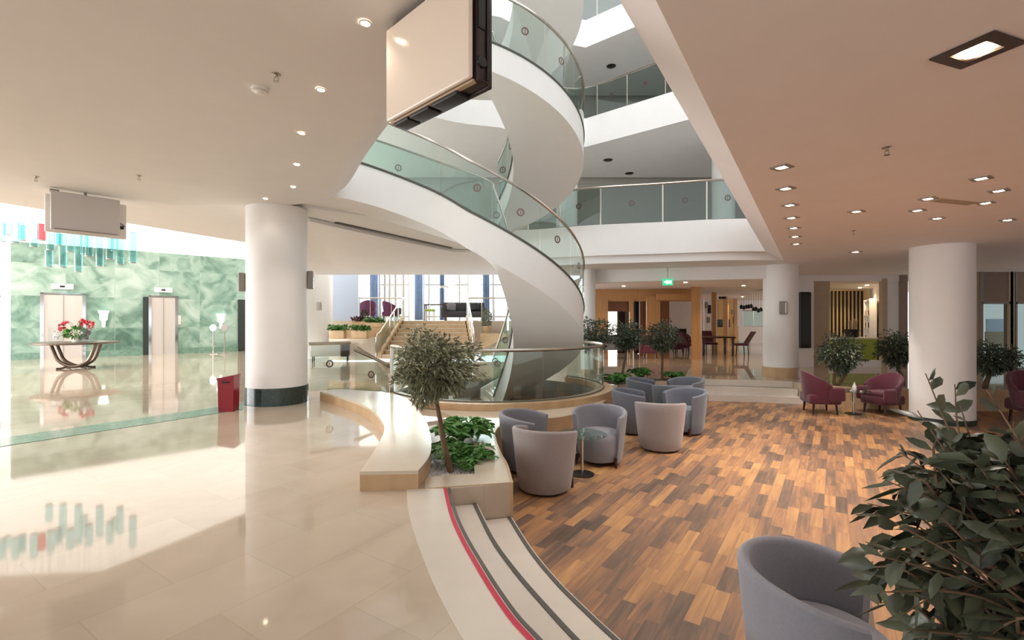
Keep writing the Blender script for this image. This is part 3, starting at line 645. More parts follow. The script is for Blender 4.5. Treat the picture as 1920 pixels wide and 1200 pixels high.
# ------------------------------------------------------------------ tub chairs
def tub_chair(label, m, legm):
    t = thing('tub_chair', label, 'chair', group='tub chairs of the lounge')
    A = 122; n = 44; rows = []
    def ro(z): return (.272 if z < .04 else .28) + .08 * min(1, max(0, (z - .03) / .66)) ** .75
    for k in range(n + 1):
        ph = -A + 2 * A * k / n; f = abs(ph) / A; H = .725 - .075 * f ** 2.2; s, c = sin(rad(ph)), -cos(rad(ph)); th = .055; prof = []
        sq = 1 + .06 * max(0, (abs(ph) - 70) / 52)
        for z in (.03, .05, .2, .34, .48, .6, H - .03): prof.append((ro(z) * sq, z))
        for a in (30, 60, 90, 120, 150): r0 = ro(H) * sq - th / 2; prof.append((r0 + th / 2 * cos(rad(a)), H - .03 + .03 * sin(rad(a))))
        for z in (H - .03, .6, .48, .36, .3): prof.append((ro(z) * sq - th, z))
        prof.append((prof[-1][0], .03)); prof.append(prof[0])
        rows.append([(r * s, r * c, z) for r, z in prof])
    b = MB().sheet(rows, True); m0 = len(rows[0]) - 1
    b.add(rows[0][:m0], [list(range(m0))]); b.add(rows[-1][:m0], [list(range(m0))[::-1]]); b.build('shell', m, t)
    q = MB(); pr = [(.001, .06), (.245, .06), (.262, .11), (.285, .2), (.292, .34), (.285, .385), (.25, .42), (.12, .432), (.001, .434)]
    q.sheet([[(r * cos(2 * PI * k / 36), r * sin(2 * PI * k / 36) * 1.06 + .015, z) for k in range(37)] for r, z in pr], True); q.build('seat', m, t)
    for x, y in ((.262, .2), (-.262, .2), (.17, -.17), (-.17, -.17)):
        MB().tube([(x, y, 0), (x * .97, y * .97, .13 if y > 0 else .06)], [.016, .022], 8).build('leg', legm, t)
    return t
tubs = [  # x, y, facing dir, material, label
    (.36, 5.38, (.45, .9), 'pink_fabric', 'pinkish grey tub chair with its back to us, next to the first glass table'),
    (1.17, 6.42, (-.4, -.92), 'grey_fabric', 'grey tub chair facing the first glass table, its open seat towards us'),
    (.19, 6.13, (.95, -.32), 'grey_fabric', 'grey tub chair seen from its side, against the well curb behind the pinkish chair'),
    (2.18, 7.06, (.2, .98), 'pink_fabric', 'lone pale tub chair with its back to us, behind the first chair cluster'),
    (2.05, 8.12, (.95, -.25), 'blue_fabric', 'blue-grey tub chair against the curb at the second table'),
    (2.92, 8.1, (-.85, -.5), 'blue_fabric', 'blue-grey tub chair facing left at the second table, seat visible'),
    (2.98, 8.92, (.1, 1), 'blue_fabric', 'dark blue-grey tub chair turned away, in front of the third table'),
    (2.66, 9.68, (.9, -.35), 'blue_fabric', 'blue-grey tub chair in the rear cluster, under the olive tree with a forked trunk'),
    (3.52, 9.72, (-.85, -.5), 'blue_fabric', 'blue-grey tub chair in the rear cluster, next to the far stone steps'),
    (1.47, 2.29, (.8, -.6), 'grey_fabric', 'large grey tub chair cut by the lower edge, beside the leafy ficus')]
protos = {}
for x, y, d, m, lab in tubs:
    rz = math.atan2(d[1], d[0]) - PI / 2
    if m not in protos: t = protos[m] = tub_chair(lab, M[m], M['dark_wood']); t.location = (x, y, .004); t.rotation_euler = (0, 0, rz)
    else: dup(protos[m], (x, y, .004), rz, lab)
def glass_table(loc, lab, h=.5, r=.3):
    t = thing('glass_table', lab, 'table', loc, group='round glass tables')
    MB().cyl((0, 0, 0), r, h - .012, h, 40).build('glass_top', M['glass_teal'], t)
    MB().cyl((0, 0, 0), .022, .02, h - .02, 14).cyl((0, 0, 0), .07, h - .025, h - .013, 20).build('pole', M['chrome'], t)
    MB().lathe([(.001, .022), (.05, .022), (.15, .01), (.15, 0), (.001, 0)], 28).build('base', M['dark_metal'], t); return t
glass_table((.86, 5.9, .004), 'round glass table between the pinkish chair and the open grey chair')
glass_table((2.49, 7.66, .004), 'round glass table of the second chair cluster', .5, .24)
glass_table((3.09, 9.6, .004), 'round glass table of the rear chair cluster', .5, .2)
# ashtray / bowl on the first table
o = MB().lathe([(.001, 0), (.05, 0), (.11, .055), (.1, .055), (.045, .012), (.001, .012)], 24).build('glass_bowl', M['glass']); o.location = (.86, 5.84, .505); tag(o, 'shallow glass bowl on the first glass table', 'bowl')

# ------------------------------------------------------------------ armchairs with wings
def armchair(label, m, loc, rz, grp=None, s=1):
    t = thing('armchair', label, 'armchair', loc, rz, grp)
    MB().rbox((0, .02, .3), (.56, .58, .2), .05).build('seat', m, t); MB().rbox((0, .06, .43), (.48, .5, .1), .045).build('cushion', m, t)
    rows = []
    for k in range(25):                                # curved back that slopes down into the arms
        ph = -100 + 200 * k / 24; f = abs(ph) / 100; H = .86 - .26 * f ** 1.6; s_, c_ = sin(rad(ph)), -cos(rad(ph)); y0 = .1 if f > .9 else 0
        rows.append([(x * s_, x * c_ * 1.02 + .03, z) for x, z in ((.29, .22), (.33, .5), (.37, H - .03), (.36, H), (.32, H), (.30, H - .04), (.27, .5), (.24, .24), (.29, .22))])
    b = MB().sheet(rows, True); b.add(rows[0][:8], [list(range(8))]); b.add(rows[-1][:8], [list(range(8))[::-1]]); b.build('backrest', m, t)
    for sx in (1, -1):
        MB().rbox((sx * .3, .2, .42), (.09, .3, .28), .04).build('arm', m, t)
        for y in (.24, -.2): MB().tube([(sx * .23, y, 0), (sx * .21, y * .93, .22)], [.016, .026], 6).build('leg', M['dark_wood'], t)
    t.scale = (s,) * 3; return t
armchair('burgundy armchair beside the far stone steps, facing the small round table', M['burgundy'], (6.3, 9.85, .004), rad(-100), 'burgundy armchairs')
armchair('burgundy armchair half hidden behind the round column', M['burgundy'], (7.56, 9.78, .004), rad(105), 'burgundy armchairs', .95)
glass_table((6.9, 9.7, .004), 'small round glass table between the two burgundy armchairs', .47, .3)
o = MB().lathe([(.001, 0), (.035, 0), (.04, .02), (.038, .08), (.012, .14), (.008, .17), (.001, .17)], 16).build('white_cone', M['white_plastic']); o.location = (6.92, 9.7, .476); tag(o, 'small white pointed holder on the table between burgundy chairs', 'ornament')
random.seed(9)
for k in range(7):
    a = k * .9 + .3; o = MB().lathe([(.001, 0), (.02, 0), (.022, .02), (.001, .024)], 10).build('tea_light', M['white_plastic' if k % 3 else 'dark_wood']); o.location = (6.93 + .2 * cos(a), 9.72 + .17 * sin(a), .476)
    tag(o, 'tiny candle cup on the table between the burgundy armchairs', 'candle', 'candle cups')
o = armchair('dark burgundy armchair cut by the right picture edge behind the ficus', M['burgundy'], (9.55, 8.75, .004), rad(170), 'burgundy armchairs', 1.1)

# ------------------------------------------------------------------ plants
def leaves(rng, pts, L, Wd, droop=.3, jit=.35):
    m = MB(); vs = []; fs = []
    for p, d in pts:
        p = Vector(p); d = Vector(d).normalized(); s = d.cross(Vector((rng.gauss(0, 1), rng.gauss(0, 1), rng.gauss(0, .6) + .8)))
        if s.length < 1e-3: continue
        s.normalize(); nn = d.cross(s); l = L * rng.uniform(.65, 1.25); wd = Wd * rng.uniform(.75, 1.2) * .5; dr = Vector((0, 0, -droop * l))
        a = p; b1 = p + d * l * .35 + s * wd + nn * wd * .3; b2 = p + d * l * .35 - s * wd + nn * wd * .3
        c1 = p + d * l * .72 + s * wd * .72 + nn * wd * .25 + dr * .45; c2 = p + d * l * .72 - s * wd * .72 + nn * wd * .25 + dr * .45
        mid = p + d * l * .35; mid2 = p + d * l * .72 + dr * .45; e = p + d * l + dr
        o = len(vs); vs += [a, b1, c1, e, c2, b2, mid, mid2]
        fs += [(o, o + 1, o + 6), (o + 1, o + 2, o + 7, o + 6), (o + 2, o + 3, o + 7), (o + 3, o + 4, o + 7), (o + 4, o + 5, o + 6, o + 7), (o + 5, o, o + 6)]
    return m.add(vs, fs, True)
def tree(name, label, loc, H, tr, crown, lean, nl, L, Wd, lm, seed, fork=1, group=None, nbr=18):
    """crown = (rx, ry, rz), centre height H above the root; tr = trunk radius"""
    rng = random.Random(seed); t = thing(name, label, 'tree', loc, 0, group); rx, ry, rz_ = crown; cen = Vector((lean[0], lean[1], H)); top = cen - Vector((0, 0, rz_ * .62))
    tips = []
    for fk in range(fork):
        off = Vector((.05 * fk, -.03 * fk, 0)); sp = Vector(((fk - (fork - 1) / 2) * rx * .5, 0, 0))
        pth = catmull([off, off + (top + sp) * .35 + Vector((rng.uniform(-.02, .02), 0, 0)), off + (top + sp) * .7 + Vector((rng.uniform(-.02, .02), rng.uniform(-.02, .02), 0)), top + sp], 5)
        MB().tube(pth, [tr * (1.15 - .5 * k / (len(pth) - 1)) for k in range(len(pth))], 9).build('trunk', M['bark'], t); tips.append(top + sp)
    br = MB(); twig = []
    for k in range(nbr):
        a = rng.uniform(0, 2 * PI); e = rng.uniform(-.15, 1.0); q = cen + Vector((rx * .8 * cos(a) * cos(e), ry * .8 * sin(a) * cos(e), rz_ * .85 * sin(e)))
        s = rng.choice(tips); md = s.lerp(q, .5) + Vector((0, 0, -.08 * rz_)); pth = catmull([s, md, q], 4)
        br.tube(pth, [tr * .5 * (1 - .8 * j / (len(pth) - 1)) for j in range(len(pth))], 5, False); twig += pth[2:]
    br.build('branches', M['bark'], t)
    pts = []
    while len(pts) < nl:
        v = Vector((rng.gauss(0, 1), rng.gauss(0, 1), rng.gauss(0, 1))).normalized(); r = rng.random() ** .42
        wob = 1 + .16 * sin(5 * v.x + seed) + .13 * sin(7 * v.y + 2 * v.z + seed * 2) + .1 * sin(11 * v.z + 3 * v.x)
        if v.z < -.3: wob *= .74
        p = cen + Vector((v.x * rx, v.y * ry, v.z * rz_)) * r * wob
        d = v + Vector((rng.gauss(0, .6), rng.gauss(0, .6), rng.gauss(0, .5) + .1)); pts.append((p, d))
    leaves(rng, pts, L, Wd).build('foliage', lm, t); return t
OL = 'dense round olive tree in the pebbled bed at the end of the curved bench'
tree('olive_tree', OL, (-.6, 4.72, .4), 1.02, .028, (.40, .40, .37), (-.17, .02), 6200, .066, .019, M['olive_leaf'], 3)
bt = 'olive trees in the far bed'
tree('olive_tree', 'small olive tree seen past the glass well balustrade', (2.0, 11.4, .4), 1.1, .03, (.36, .36, .46), (-.02, .1), 2000, .08, .028, M['dark_leaf'], 11, group=bt)
tree('olive_tree', 'slim olive tree with leaning forked trunk behind the rear chairs', (2.62, 11.5, .4), 1.08, .032, (.36, .36, .38), (.12, 0), 2000, .08, .028, M['dark_leaf'], 12, 1, bt)
tree('olive_tree', 'slim straight olive tree nearest the far stone steps', (3.68, 11.72, .4), 1.05, .032, (.44, .44, .42), (-.02, 0), 2100, .08, .028, M['dark_leaf'], 13, group=bt)
wt = 'trees on the low wall'
tree('olive_tree', 'twin-stemmed tree on the low wall in front of the striped shop', (7.15, 10.65, FLOOR), .66, .034, (.46, .4, .46), (.14, 0), 2200, .09, .032, M['dark_leaf'], 14, 2, wt)
tree('olive_tree', 'tree on the low wall half hidden by the round column', (8.72, 10.7, FLOOR), .76, .034, (.44, .4, .4), (-.12, 0), 2100, .09, .032, M['dark_leaf'], 15, 1, wt)
tree('olive_tree', 'bushy tree on the low wall before the glazed windows', (10.15, 10.3, FLOOR), .6, .05, (.46, .42, .36), (.12, 0), 2300, .09, .032, M['dark_leaf'], 16, 1, wt)
def fern(label, loc, R, nf, seed, group=None, up=.6, name='fern'):
    rng = random.Random(seed); t = thing(name, label, 'plant', loc, 0, group); pts = []; st = MB()
    for k in range(nf):
        a = rng.uniform(0, 2 * PI); rr = R * rng.uniform(.55, 1.1); h = R * up * rng.uniform(.7, 1.4); d = Vector((cos(a), sin(a), 0))
        pth = [d * rr * f + Vector((0, 0, h * (1.9 * f - 1.25 * f * f))) for f in (0, .2, .4, .6, .8, 1)]; pth = catmull(pth, 3); st.tube(pth, .004, 4, False)
        for j in range(3, len(pth)):
            tt = (pth[j] - pth[j - 1]).normalized(); s = tt.cross(Vector((0, 0, 1))).normalized()
            for sg in (1, -1): pts.append((pth[j], s * sg + tt * .5 + Vector((0, 0, rng.uniform(-.1, .25)))))
    st.build('stems', M['fern_leaf'], t); leaves(rng, pts, R * .34, R * .11, .2).build('fronds', M['fern_leaf'], t); return t
fb = 'ferns in the front bed'
fern('broad green fern behind the trunk of the front olive tree', (-.62, 5.85, .4), .36, 34, 1, fb, .8)
fern('green fern against the curb beside the front olive tree', (-.5, 5.05, .4), .3, 30, 2, fb)
fern('small green fern at the bench side of the front bed', (-.78, 5.35, .4), .22, 20, 3, fb, .7)
fern('low dark fern by the pebbles at the foot of the front olive tree', (-.44, 4.8, .4), .12, 16, 4, fb, .7)
fern('bright fern in the far bed next to the glass balustrade', (2.42, 10.95, .42), .32, 26, 5, None, .8)
fern('fern between the two straight far olive trees', (3.12, 11.72, .42), .28, 22, 6, None, 1.2)
fern('fern at the foot of the olive tree nearest the steps', (3.95, 11.8, .42), .28, 20, 7, None, .8)
# beds
o = struct(MB().poly([bed], .39), 'ground_bed', M['pebble']); o = struct(MB().poly([rbed], .41), 'ground_bed', M['soil'])
rng = random.Random(2); m = MB()
for k in range(900):
    x = rng.uniform(-.83, -.34); y = rng.uniform(4.44, 5.5); r = rng.uniform(.011, .022)
    if x < -.81 + (y - 4.64) * -.17 or x > -.36 - (y - 4.5) * .09: continue
    m.add([(x + r, y, .39), (x, y + r, .39), (x - r, y, .39), (x, y - r, .39), (x, y, .39 + r * 1.2)], [(0, 1, 4), (1, 2, 4), (2, 3, 4), (3, 0, 4)])
o = m.build('pebbles', M['pebble']); o['kind'] = 'stuff'; tag(o, 'white pebbles covering the bed round the front olive tree', 'pebbles')

# leafy ficus close to the camera, in a stone trough beside the steps
t = thing('stone_trough', 'stone planter holding the leafy ficus at the end of the curved steps', 'planter', (1.62, 1.12, .004))
MB().box((0, 0, .29), (.8, .5, .58)).build('body', M['tan_stone'], t); MB().box((0, 0, .585), (.7, .4, .02)).build('soil', M['soil'], t)
rng = random.Random(21); t = thing('ficus', 'large leafy ficus with long dark green leaves filling the lower right corner', 'plant', (1.55, 1.25, .6))
MB().tube(catmull([(0, 0, 0), (.02, .02, .2), (-.02, 0, .45)], 4), [.03 - .001 * k for k in range(9)], 8).build('trunk', M['bark'], t)
# twigs end at points taken across the crown; leaves alternate along each twig
tw = MB(); pts = []; base = Vector((-.02, 0, .4))
def twig(tip, mid=None, n=9, r=.005, start=None):
    s = start or base; q = mid or (s.lerp(tip, .5) + Vector((rng.gauss(0, .04), rng.gauss(0, .04), rng.uniform(0, .1)))); p = catmull([s, q, tip], 8)
    tw.tube(p, [r * (1.15 - .85 * k / (len(p) - 1)) for k in range(len(p))], 5, False)
    for k in range(n):
        f = .3 + .7 * k / (n - 1); i = min(int(f * (len(p) - 1)), len(p) - 2); c = p[i]; tt = (p[i + 1] - p[i]).normalized(); s2 = tt.cross(Vector((rng.gauss(0, .5), rng.gauss(0, .5), 1))).normalized() * (1 if k % 2 else -1)
        pts.append((c, tt * .8 + s2 * .9 + Vector((0, 0, rng.uniform(-.35, .25)))))
O = Vector((1.55, 1.25, .6))
for k in range(215):
    v = Vector((rng.gauss(0, 1), rng.gauss(0, 1), rng.gauss(0, 1))).normalized() * rng.random() ** .33
    tip = Vector((1.50 + v.x * .46, 1.40 + v.y * .3, 1.20 + v.z * .42)) - O
    st_ = base.lerp(tip, rng.uniform(.45, .7)) + Vector((rng.gauss(0, .05), rng.gauss(0, .05), rng.gauss(0, .05)))
    twig(tip, None, rng.randint(5, 8), .0045, st_)
    if k % 5 == 0: tw.tube(catmull([base, base.lerp(st_, .5) + Vector((0, 0, .05)), st_], 5), .007, 6, False)
for u, v, Y in ((1735, 700, 1.5), (1720, 770, 1.45), (1690, 850, 1.5), (1660, 900, 1.42), (1640, 960, 1.35), (1640, 1040, 1.3), (1650, 1110, 1.3), (1800, 760, 1.5), (1850, 730, 1.4), (1900, 790, 1.4), (1700, 1180, 1.25), (1790, 720, 1.6)):
    twig(Vector(D(u, v, Y)) - O, None, 8)
tw.build('twigs', M['bark'], t); leaves(rng, pts, .098, .042, .25).build('foliage', M['ficus_leaf'], t)

# ------------------------------------------------------------------ ceiling fittings
def downlight(lab, p, z, sq, energy, grp, ang=110, s=.075, rz=0, lamp='lamp'):
    t = thing('downlight', lab, 'ceiling light', (p[0], p[1], z), rz, grp)
    if sq:
        MB().box((0, s * .78, -.004), (2 * s, s * .44, .008)).box((0, -s * .78, -.004), (2 * s, s * .44, .008)).box((s * .78, 0, -.004), (s * .44, s * 1.12, .008)).box((-s * .78, 0, -.004), (s * .44, s * 1.12, .008)).build('frame', M['mullion' if sq == 1 else 'brown_plastic'], t)
        MB().cyl((0, 0, 0), s * .5, -.007, -.001, 16).build('lamp', M[lamp], t)
    else:
        MB().lathe([(.028, -.001), (.04, -.001), (.04, -.006), (.03, -.008), (.028, -.001)], 18).build('ring', M['white_plastic'], t); MB().cyl((0, 0, 0), .03, -.005, -.001, 14).build('lamp', M[lamp], t)
    if energy: spot('downlight_beam', (0, 0, -.03), energy, ang, SPOT_WARM, t)
    return t
EL, ER = 46, 82
for k, (u, v) in enumerate(((685, 42), (602, 167), (566, 249), (557, 308), (550, 350), (498, 372))):
    lab = ('largest round spotlight, next to the hanging display over the void edge', 'second round spotlight along the curved void edge', 'third round spotlight along the curved void edge', 'fourth round spotlight along the curved void edge', 'fifth round spotlight, before the round column', 'round spotlight right above the big round column')[k]
    downlight(lab, P(u, v, 3.85), 3.848, 0, EL * (.12, .8, 1, 1, 1, .08)[k], 'round spotlights along the void edge')
big = downlight('large square downlight glaring in the upper right corner', P(1831, 94, 3.28), 3.278, 2, ER * 1.0, None, 110, .135, rad(20))
rows = ('first', 'second', 'third', 'fourth', 'fifth', 'sixth', 'last')
for k, (u, v) in enumerate(((1466, 313), (1473, 353), (1481, 384), (1484, 408), (1488, 427), (1491, 443), (1493, 457))):
    downlight(rows[k] + ' of the seven square downlights in line with the void edge', P(u, v, 3.28), 3.278, 1, ER, 'square downlights along the void edge', 105, .075, rad(32), 'lamp')
for u, v, lab, e in ((1606, 396, 'square downlight alone in the middle of the lounge ceiling', 1), (1740, 372, 'square downlight in the lounge ceiling, first of the three in a bent row', 1), (1720, 394, 'square downlight in the lounge ceiling, second of the three in a bent row', 1), (1757, 409, 'square downlight in the lounge ceiling, third of the three in a bent row', 0),
                     (1840, 334, 'square downlight in the lounge ceiling, first of the three nearer the windows', 1), (1873, 357, 'square downlight in the lounge ceiling, second of the three nearer the windows', 0), (1848, 380, 'square downlight in the lounge ceiling, third of the three nearer the windows', 1),
                     (1604, 472, 'wide square downlight in front of the shop opening', 2.6), (1889, 412, 'unlit square downlight above the round column near the windows', 0)):
    downlight(lab, P(u, v, 3.28), 3.278, 1, ER * e, 'square downlights of the lounge', 105 if v != 472 else 62, .075 if v != 472 else .1, rad(32))
# lamps of the far rooms (lit there in the photo)
for x, y, e in ((5.6, 15.5, 60), (8.2, 17, 60), (4, 17.2, 50), (12, 25, 120), (6.5, 26, 120)):
    t = thing('ceiling_spot', 'small warm ceiling spot in the room beyond the far lobby', 'ceiling light', (x, y, 3.118), 0, 'ceiling spots of the far rooms'); MB().cyl((0, 0, 0), .05, -.01, -.001, 14).build('lamp', M['lamp'], t); spot('ceiling_spot_beam', (0, 0, -.04), e, 140, (1, .72, .45), t)
for x, y in ((12.2, 16.5), (12.9, 17.8), (13.4, 16.4)):
    t = thing('ceiling_spot', 'small warm ceiling spot inside the striped shop', 'ceiling light', (x, y, 3.098), 0, 'ceiling spots of the shop'); MB().cyl((0, 0, 0), .05, -.01, -.001, 14).build('lamp', M['lamp'], t); spot('ceiling_spot_beam', (0, 0, -.04), 45, 140, (1, .76, .45), t)
def detector(p, z, lab):
    t = thing('smoke_detector', lab, 'smoke detector', (p[0], p[1], z)); MB().lathe([(.001, -.05), (.03, -.05), (.045, -.035), (.06, -.03)], 20).build('head', M['white_plastic'], t); MB().lathe([(.062, -.026), (.07, -.022), (.07, 0), (.001, 0)], 20).lathe([(.001, -.026), (.062, -.026)], 20).build('base', M['white_plastic'], t)
detector(P(488, 166, 3.85), 3.85, 'white smoke detector on the warm ceiling between the sprinkler and the hanging display')
def sprinkler(p, z, lab):
    t = thing('sprinkler', lab, 'sprinkler', (p[0], p[1], z)); MB().lathe([(.001, 0), (.035, 0), (.035, -.006), (.012, -.01), (.012, -.03), (.001, -.03)], 14).build('collar', M['steel'], t); MB().tube([(.012, 0, -.03), (.02, 0, -.045), (0, 0, -.06)], .003, 5).tube([(-.012, 0, -.03), (-.02, 0, -.045), (0, 0, -.06)], .003, 5).build('yoke', M['steel'], t); MB().cyl((0, 0, 0), .022, -.064, -.06, 12).build('deflector', M['steel'], t)
sprinkler(P(518, 139, 3.85), 3.85, 'sprinkler head next to the white smoke detector'); sprinkler(P(261, 329, 3.85), 3.85, 'sprinkler head on the ceiling above the round hall table'); sprinkler(P(1663, 276, 3.28), 3.28, 'sprinkler head in the middle of the lounge ceiling'); sprinkler(P(1601, 432, 3.28), 3.28, 'far sprinkler head on the lounge ceiling before the shop')
sprinkler(P(68, 331, 3.85), 3.85, 'sprinkler head on the ceiling above the hanging display cabinet')
o = MB().box((0, 0, -.004), (.62, .12, .008)).box((0, .03, -.008), (.56, .012, .01)).box((0, -.03, -.008), (.56, .012, .01)).build('ceiling_vent', M['beige_panel']); q = P(1790, 378, 3.28); o.location = (q[0], q[1], 3.279); o.rotation_euler = (0, 0, .3); tag(o, 'slim air vent flush in the lounge ceiling', 'vent')
for u, v, lab in ((1146, 124, 'dark round downlight under the third floor gallery'), (1140, 300, 'dark round downlight under the second floor gallery next to the stair'), (1180, 325, 'dark round downlight under the second floor gallery, deeper in')):
    z = 9.848 if v < 200 else 6.948; q = P(u, v, z); o = MB().lathe([(.001, -.02), (.12, -.02), (.15, 0), (.001, 0)], 18).build('gallery_lamp', M['dark_metal']); o.location = (q[0], q[1], z); tag(o, lab, 'ceiling light')

# ------------------------------------------------------------------ hanging displays
def oriented(a, b):                                   # frame with x from a to b
    d = Vector((b[0] - a[0], b[1] - a[1], 0)); return d.length, math.atan2(d.y, d.x)
A = P(727, 230, 3.2); B_ = P(884, 145, 3.2); wd, an = oriented(A, B_)
t = thing('hanging_display', 'big flat display with a blank white face and dark brown back, hanging before the stair', 'display', ((A[0] + B_[0]) / 2, (A[1] + B_[1]) / 2, 3.2), an)
MB().rbox((0, .0, .3), (wd, .03, .6), .012).build('screen', M['white_gloss'], t)
MB().box((0, .03, -.004), (wd - .02, .03, .015)).build('bezel', M['beige_panel'], t)
c = MB().rbox((.012, .075, .3), (wd, .09, .62), .015).rbox((.012, .128, .3), (wd, .03, .64), .008); c.build('housing', M['brown_plastic'], t)
for x, wv in ((-.3, .16), (-.1, .2), (.15, .24)): MB().rbox((x, .07, -.016), (wv, .1, .03), .006).build('speaker', M['black'], t)
m = MB().lathe([(.001, .012), (.03, .012), (.034, 0), (.001, 0)], 18); m.v = [(wd / 2 + .012 + z, y + .06, x + .1) for x, y, z in m.v]; m.build('knob', M['black_gloss'], t)
m = MB().box((wd / 2 + .012, .06, .4), (.012, .05, .24)).box((wd / 2 + .016, .1, .3), (.012, .012, .58)); m.build('side_slot', M['black'], t)
MB().tube([(-.36, .07, .6), (-.36, .07, .645)], .012).tube([(.3, .07, .6), (.3, .07, 1.2)], .012).box((-.36, .07, .635), (.1, .08, .02)).build('ceiling_bracket', M['dark_metal'], t)
A = P(93, 430, 3.22); B_ = P(226, 444, 3.22); wd, an = oriented(A, B_)
t = thing('hanging_cabinet_display', 'white boxy double display hung from the ceiling in front of the blue glass chandelier', 'display', ((A[0] + B_[0]) / 2, (A[1] + B_[1]) / 2, 3.22), an)
wd *= .98
MB().rbox((0, 0, .29), (wd, .05, .57), .015).build('screen', M['screen_grey'], t); MB().box((0, -.026, .02), (wd * .9, .012, .015)).build('bezel', M['mullion'], t)
MB().rbox((.04, .2, .27), (wd * 1.2, .06, .56), .015).build('screen', M['white_plastic'], t); MB().box((0, .1, .28), (wd * .8, .18, .4)).build('housing', M['white_plastic'], t)
MB().box((wd * .57, .165, .17), (.05, .012, .05)).tube([(wd * .53, .16, .24), (wd * .58, .15, .22), (wd * .62, .16, .19)], .006, 5).build('socket', M['black'], t)
MB().box((-wd * .44, .06, .585), (.1, .08, .03)).tube([(0, .1, .56), (0, .1, .64)], .02).build('ceiling_bracket', M['mullion'], t)

# ------------------------------------------------------------------ chandelier of hanging glass tubes
t = thing('glass_chandelier', 'chandelier of hanging pale blue and red glass tubes in the bright lift lobby', 'chandelier', (-8.9, 10.2, 4.75))
MB().prism([(-2.6, -.9), (1.9, -.2), (1.7, .9), (-2.7, .5)], -.04, 0).build('canopy', M['white_plastic'], t)
for u, vt, vb, Y, r in ((3, 416, 452, 9.9, 0), (29, 417, 455, 9.9, 0), (42, 418, 450, 10.3, 2), (64, 419, 462, 9.9, 0), (78, 420, 450, 10.4, 1), (95, 428, 468, 9.9, 0), (92, 470, 500, 10.6, 0), (110, 432, 460, 10.4, 2), (118, 440, 501, 10.6, 0), (132, 436, 472, 9.9, 0), (147, 436, 509, 10.2, 0), (167, 440, 480, 9.9, 0), (187, 444, 499, 10.5, 0), (206, 446, 485, 9.9, 0), (225, 446, 495, 10.6, 0), (249, 436, 492, 10.0, 0), (14, 420, 440, 10.6, 0), (158, 440, 476, 10.7, 0), (215, 448, 470, 10.8, 0)):
    a, b = D(u, vt, Y), D(u, vb, Y); o = Vector((-8.9, 10.2, 4.75)); a = Vector(a) - o; b = Vector(b) - o; rr = .068
    g = MB(); cx_, cy_ = a.x, a.y
    g.cyl((cx_, cy_, 0), rr, b.z, a.z, 18)
    if r == 2: g.cyl((cx_, cy_, 0), rr * .6, b.z + .02, a.z - .05, 12)
    g = g.build('glass_tube', M[('tube_teal', 'tube_red', 'tube_red')[r] if r != 2 else 'tube_teal'], t)
    MB().lathe([(.001, b.z - .012), (rr, b.z - .012), (rr, b.z), (.001, b.z)], 14, (cx_, cy_, 0)).tube([(cx_, cy_, a.z), (cx_, cy_, -.03)], .004, 5).build('hanger', M['steel'], g)

# ------------------------------------------------------------------ hall table with flowers
TX, TY, _ = P(143, 691, FLOOR)
t = thing('round_hall_table', 'round dark-topped hall table on a curved U-shaped bronze base, before the lift doors', 'table', (TX, TY, FLOOR), .25)
MB().lathe([(.001, .74), (.98, .74), (1.03, .76), (1.03, .79), (1.0, .8), (.001, .8)], 48).build('top', M['bronze'], t)
for sy in (-.13, .13):
    m = MB(); pth = catmull([(-.56, sy, .74), (-.5, sy, .55), (-.38, sy, .26), (-.15, sy, .1), (0, sy, .075), (.15, sy, .1), (.38, sy, .26), (.5, sy, .55), (.56, sy, .74)], 5); m.tube(pth, .05, 8); m.build('u_frame', M['bronze'], t)
for a in (35, 145, 215, 325): c_, s_ = cos(rad(a)), sin(rad(a)); MB().tube(catmull([(0, 0, .06), (.2 * c_, .2 * s_, .06), (.36 * c_, .36 * s_, .02), (.44 * c_, .44 * s_, .03)], 4), .028, 6).build('foot', M['bronze'], t)
tt = FLOOR + .8
t = thing('orchid_pot', 'white pot with pink-red orchids and a green leaf ball on the hall table', 'flowers', (TX, TY, tt))
MB().lathe([(.001, 0), (.1, 0), (.13, .16), (.11, .16), (.08, .02), (.001, .02)], 20).build('pot', M['white_plastic'], t)
rng = random.Random(7); pts = []
for k in range(200): v = Vector((rng.gauss(0, 1), rng.gauss(0, 1), rng.gauss(0, 1))).normalized(); pts.append((Vector((v.x * .2, v.y * .18, .27 + v.z * .11)) * 1, v))
leaves(rng, pts, .14, .06, M and .2).build('leaf_ball', M['fern_leaf'], t)
st = MB(); fp = []
for dx, dz, mx in ((-.5, .36, .52), (-.38, .4, .56), (.42, .4, .6), (.5, .46, .58), (.15, .5, .56), (.3, .52, .62)):
    pth = catmull([(0, 0, .2), (dx * .3, rng.uniform(-.05, .05), mx), (dx * .75, rng.uniform(-.08, .08), mx + .02), (dx, 0, dz)], 5); st.tube(pth, .006, 4, False)
    for q in pth[8:]:
        for k in range(5): fp.append((q, Vector((rng.gauss(0, 1), rng.gauss(0, 1), rng.gauss(0, .8)))))
st.build('stem', M['fern_leaf'], t); leaves(rng, fp, .07, .05, .1).build('blossom', M['flower'], t)
for dx, lab, cm in ((-.52, 'clear square glass vase with white flowers, on the table edge away from the column', 'white_plastic'), (.42, 'clear square glass vase with dark red flowers, beside the orchid pot', 'burgundy')):
    t = thing('glass_vase', lab, 'vase', (TX + dx, TY - .1, tt), .3); MB().box((0, 0, .215), (.24, .24, .43)).build('vase', M['glass_clear'], t)
    pts = [((rng.uniform(-.07, .07), rng.uniform(-.07, .07), rng.uniform(.05, .33)), (rng.gauss(0, .5), rng.gauss(0, .5), 1)) for k in range(40)]; leaves(rng, pts, .08, .05).build('flowers', M[cm], t)
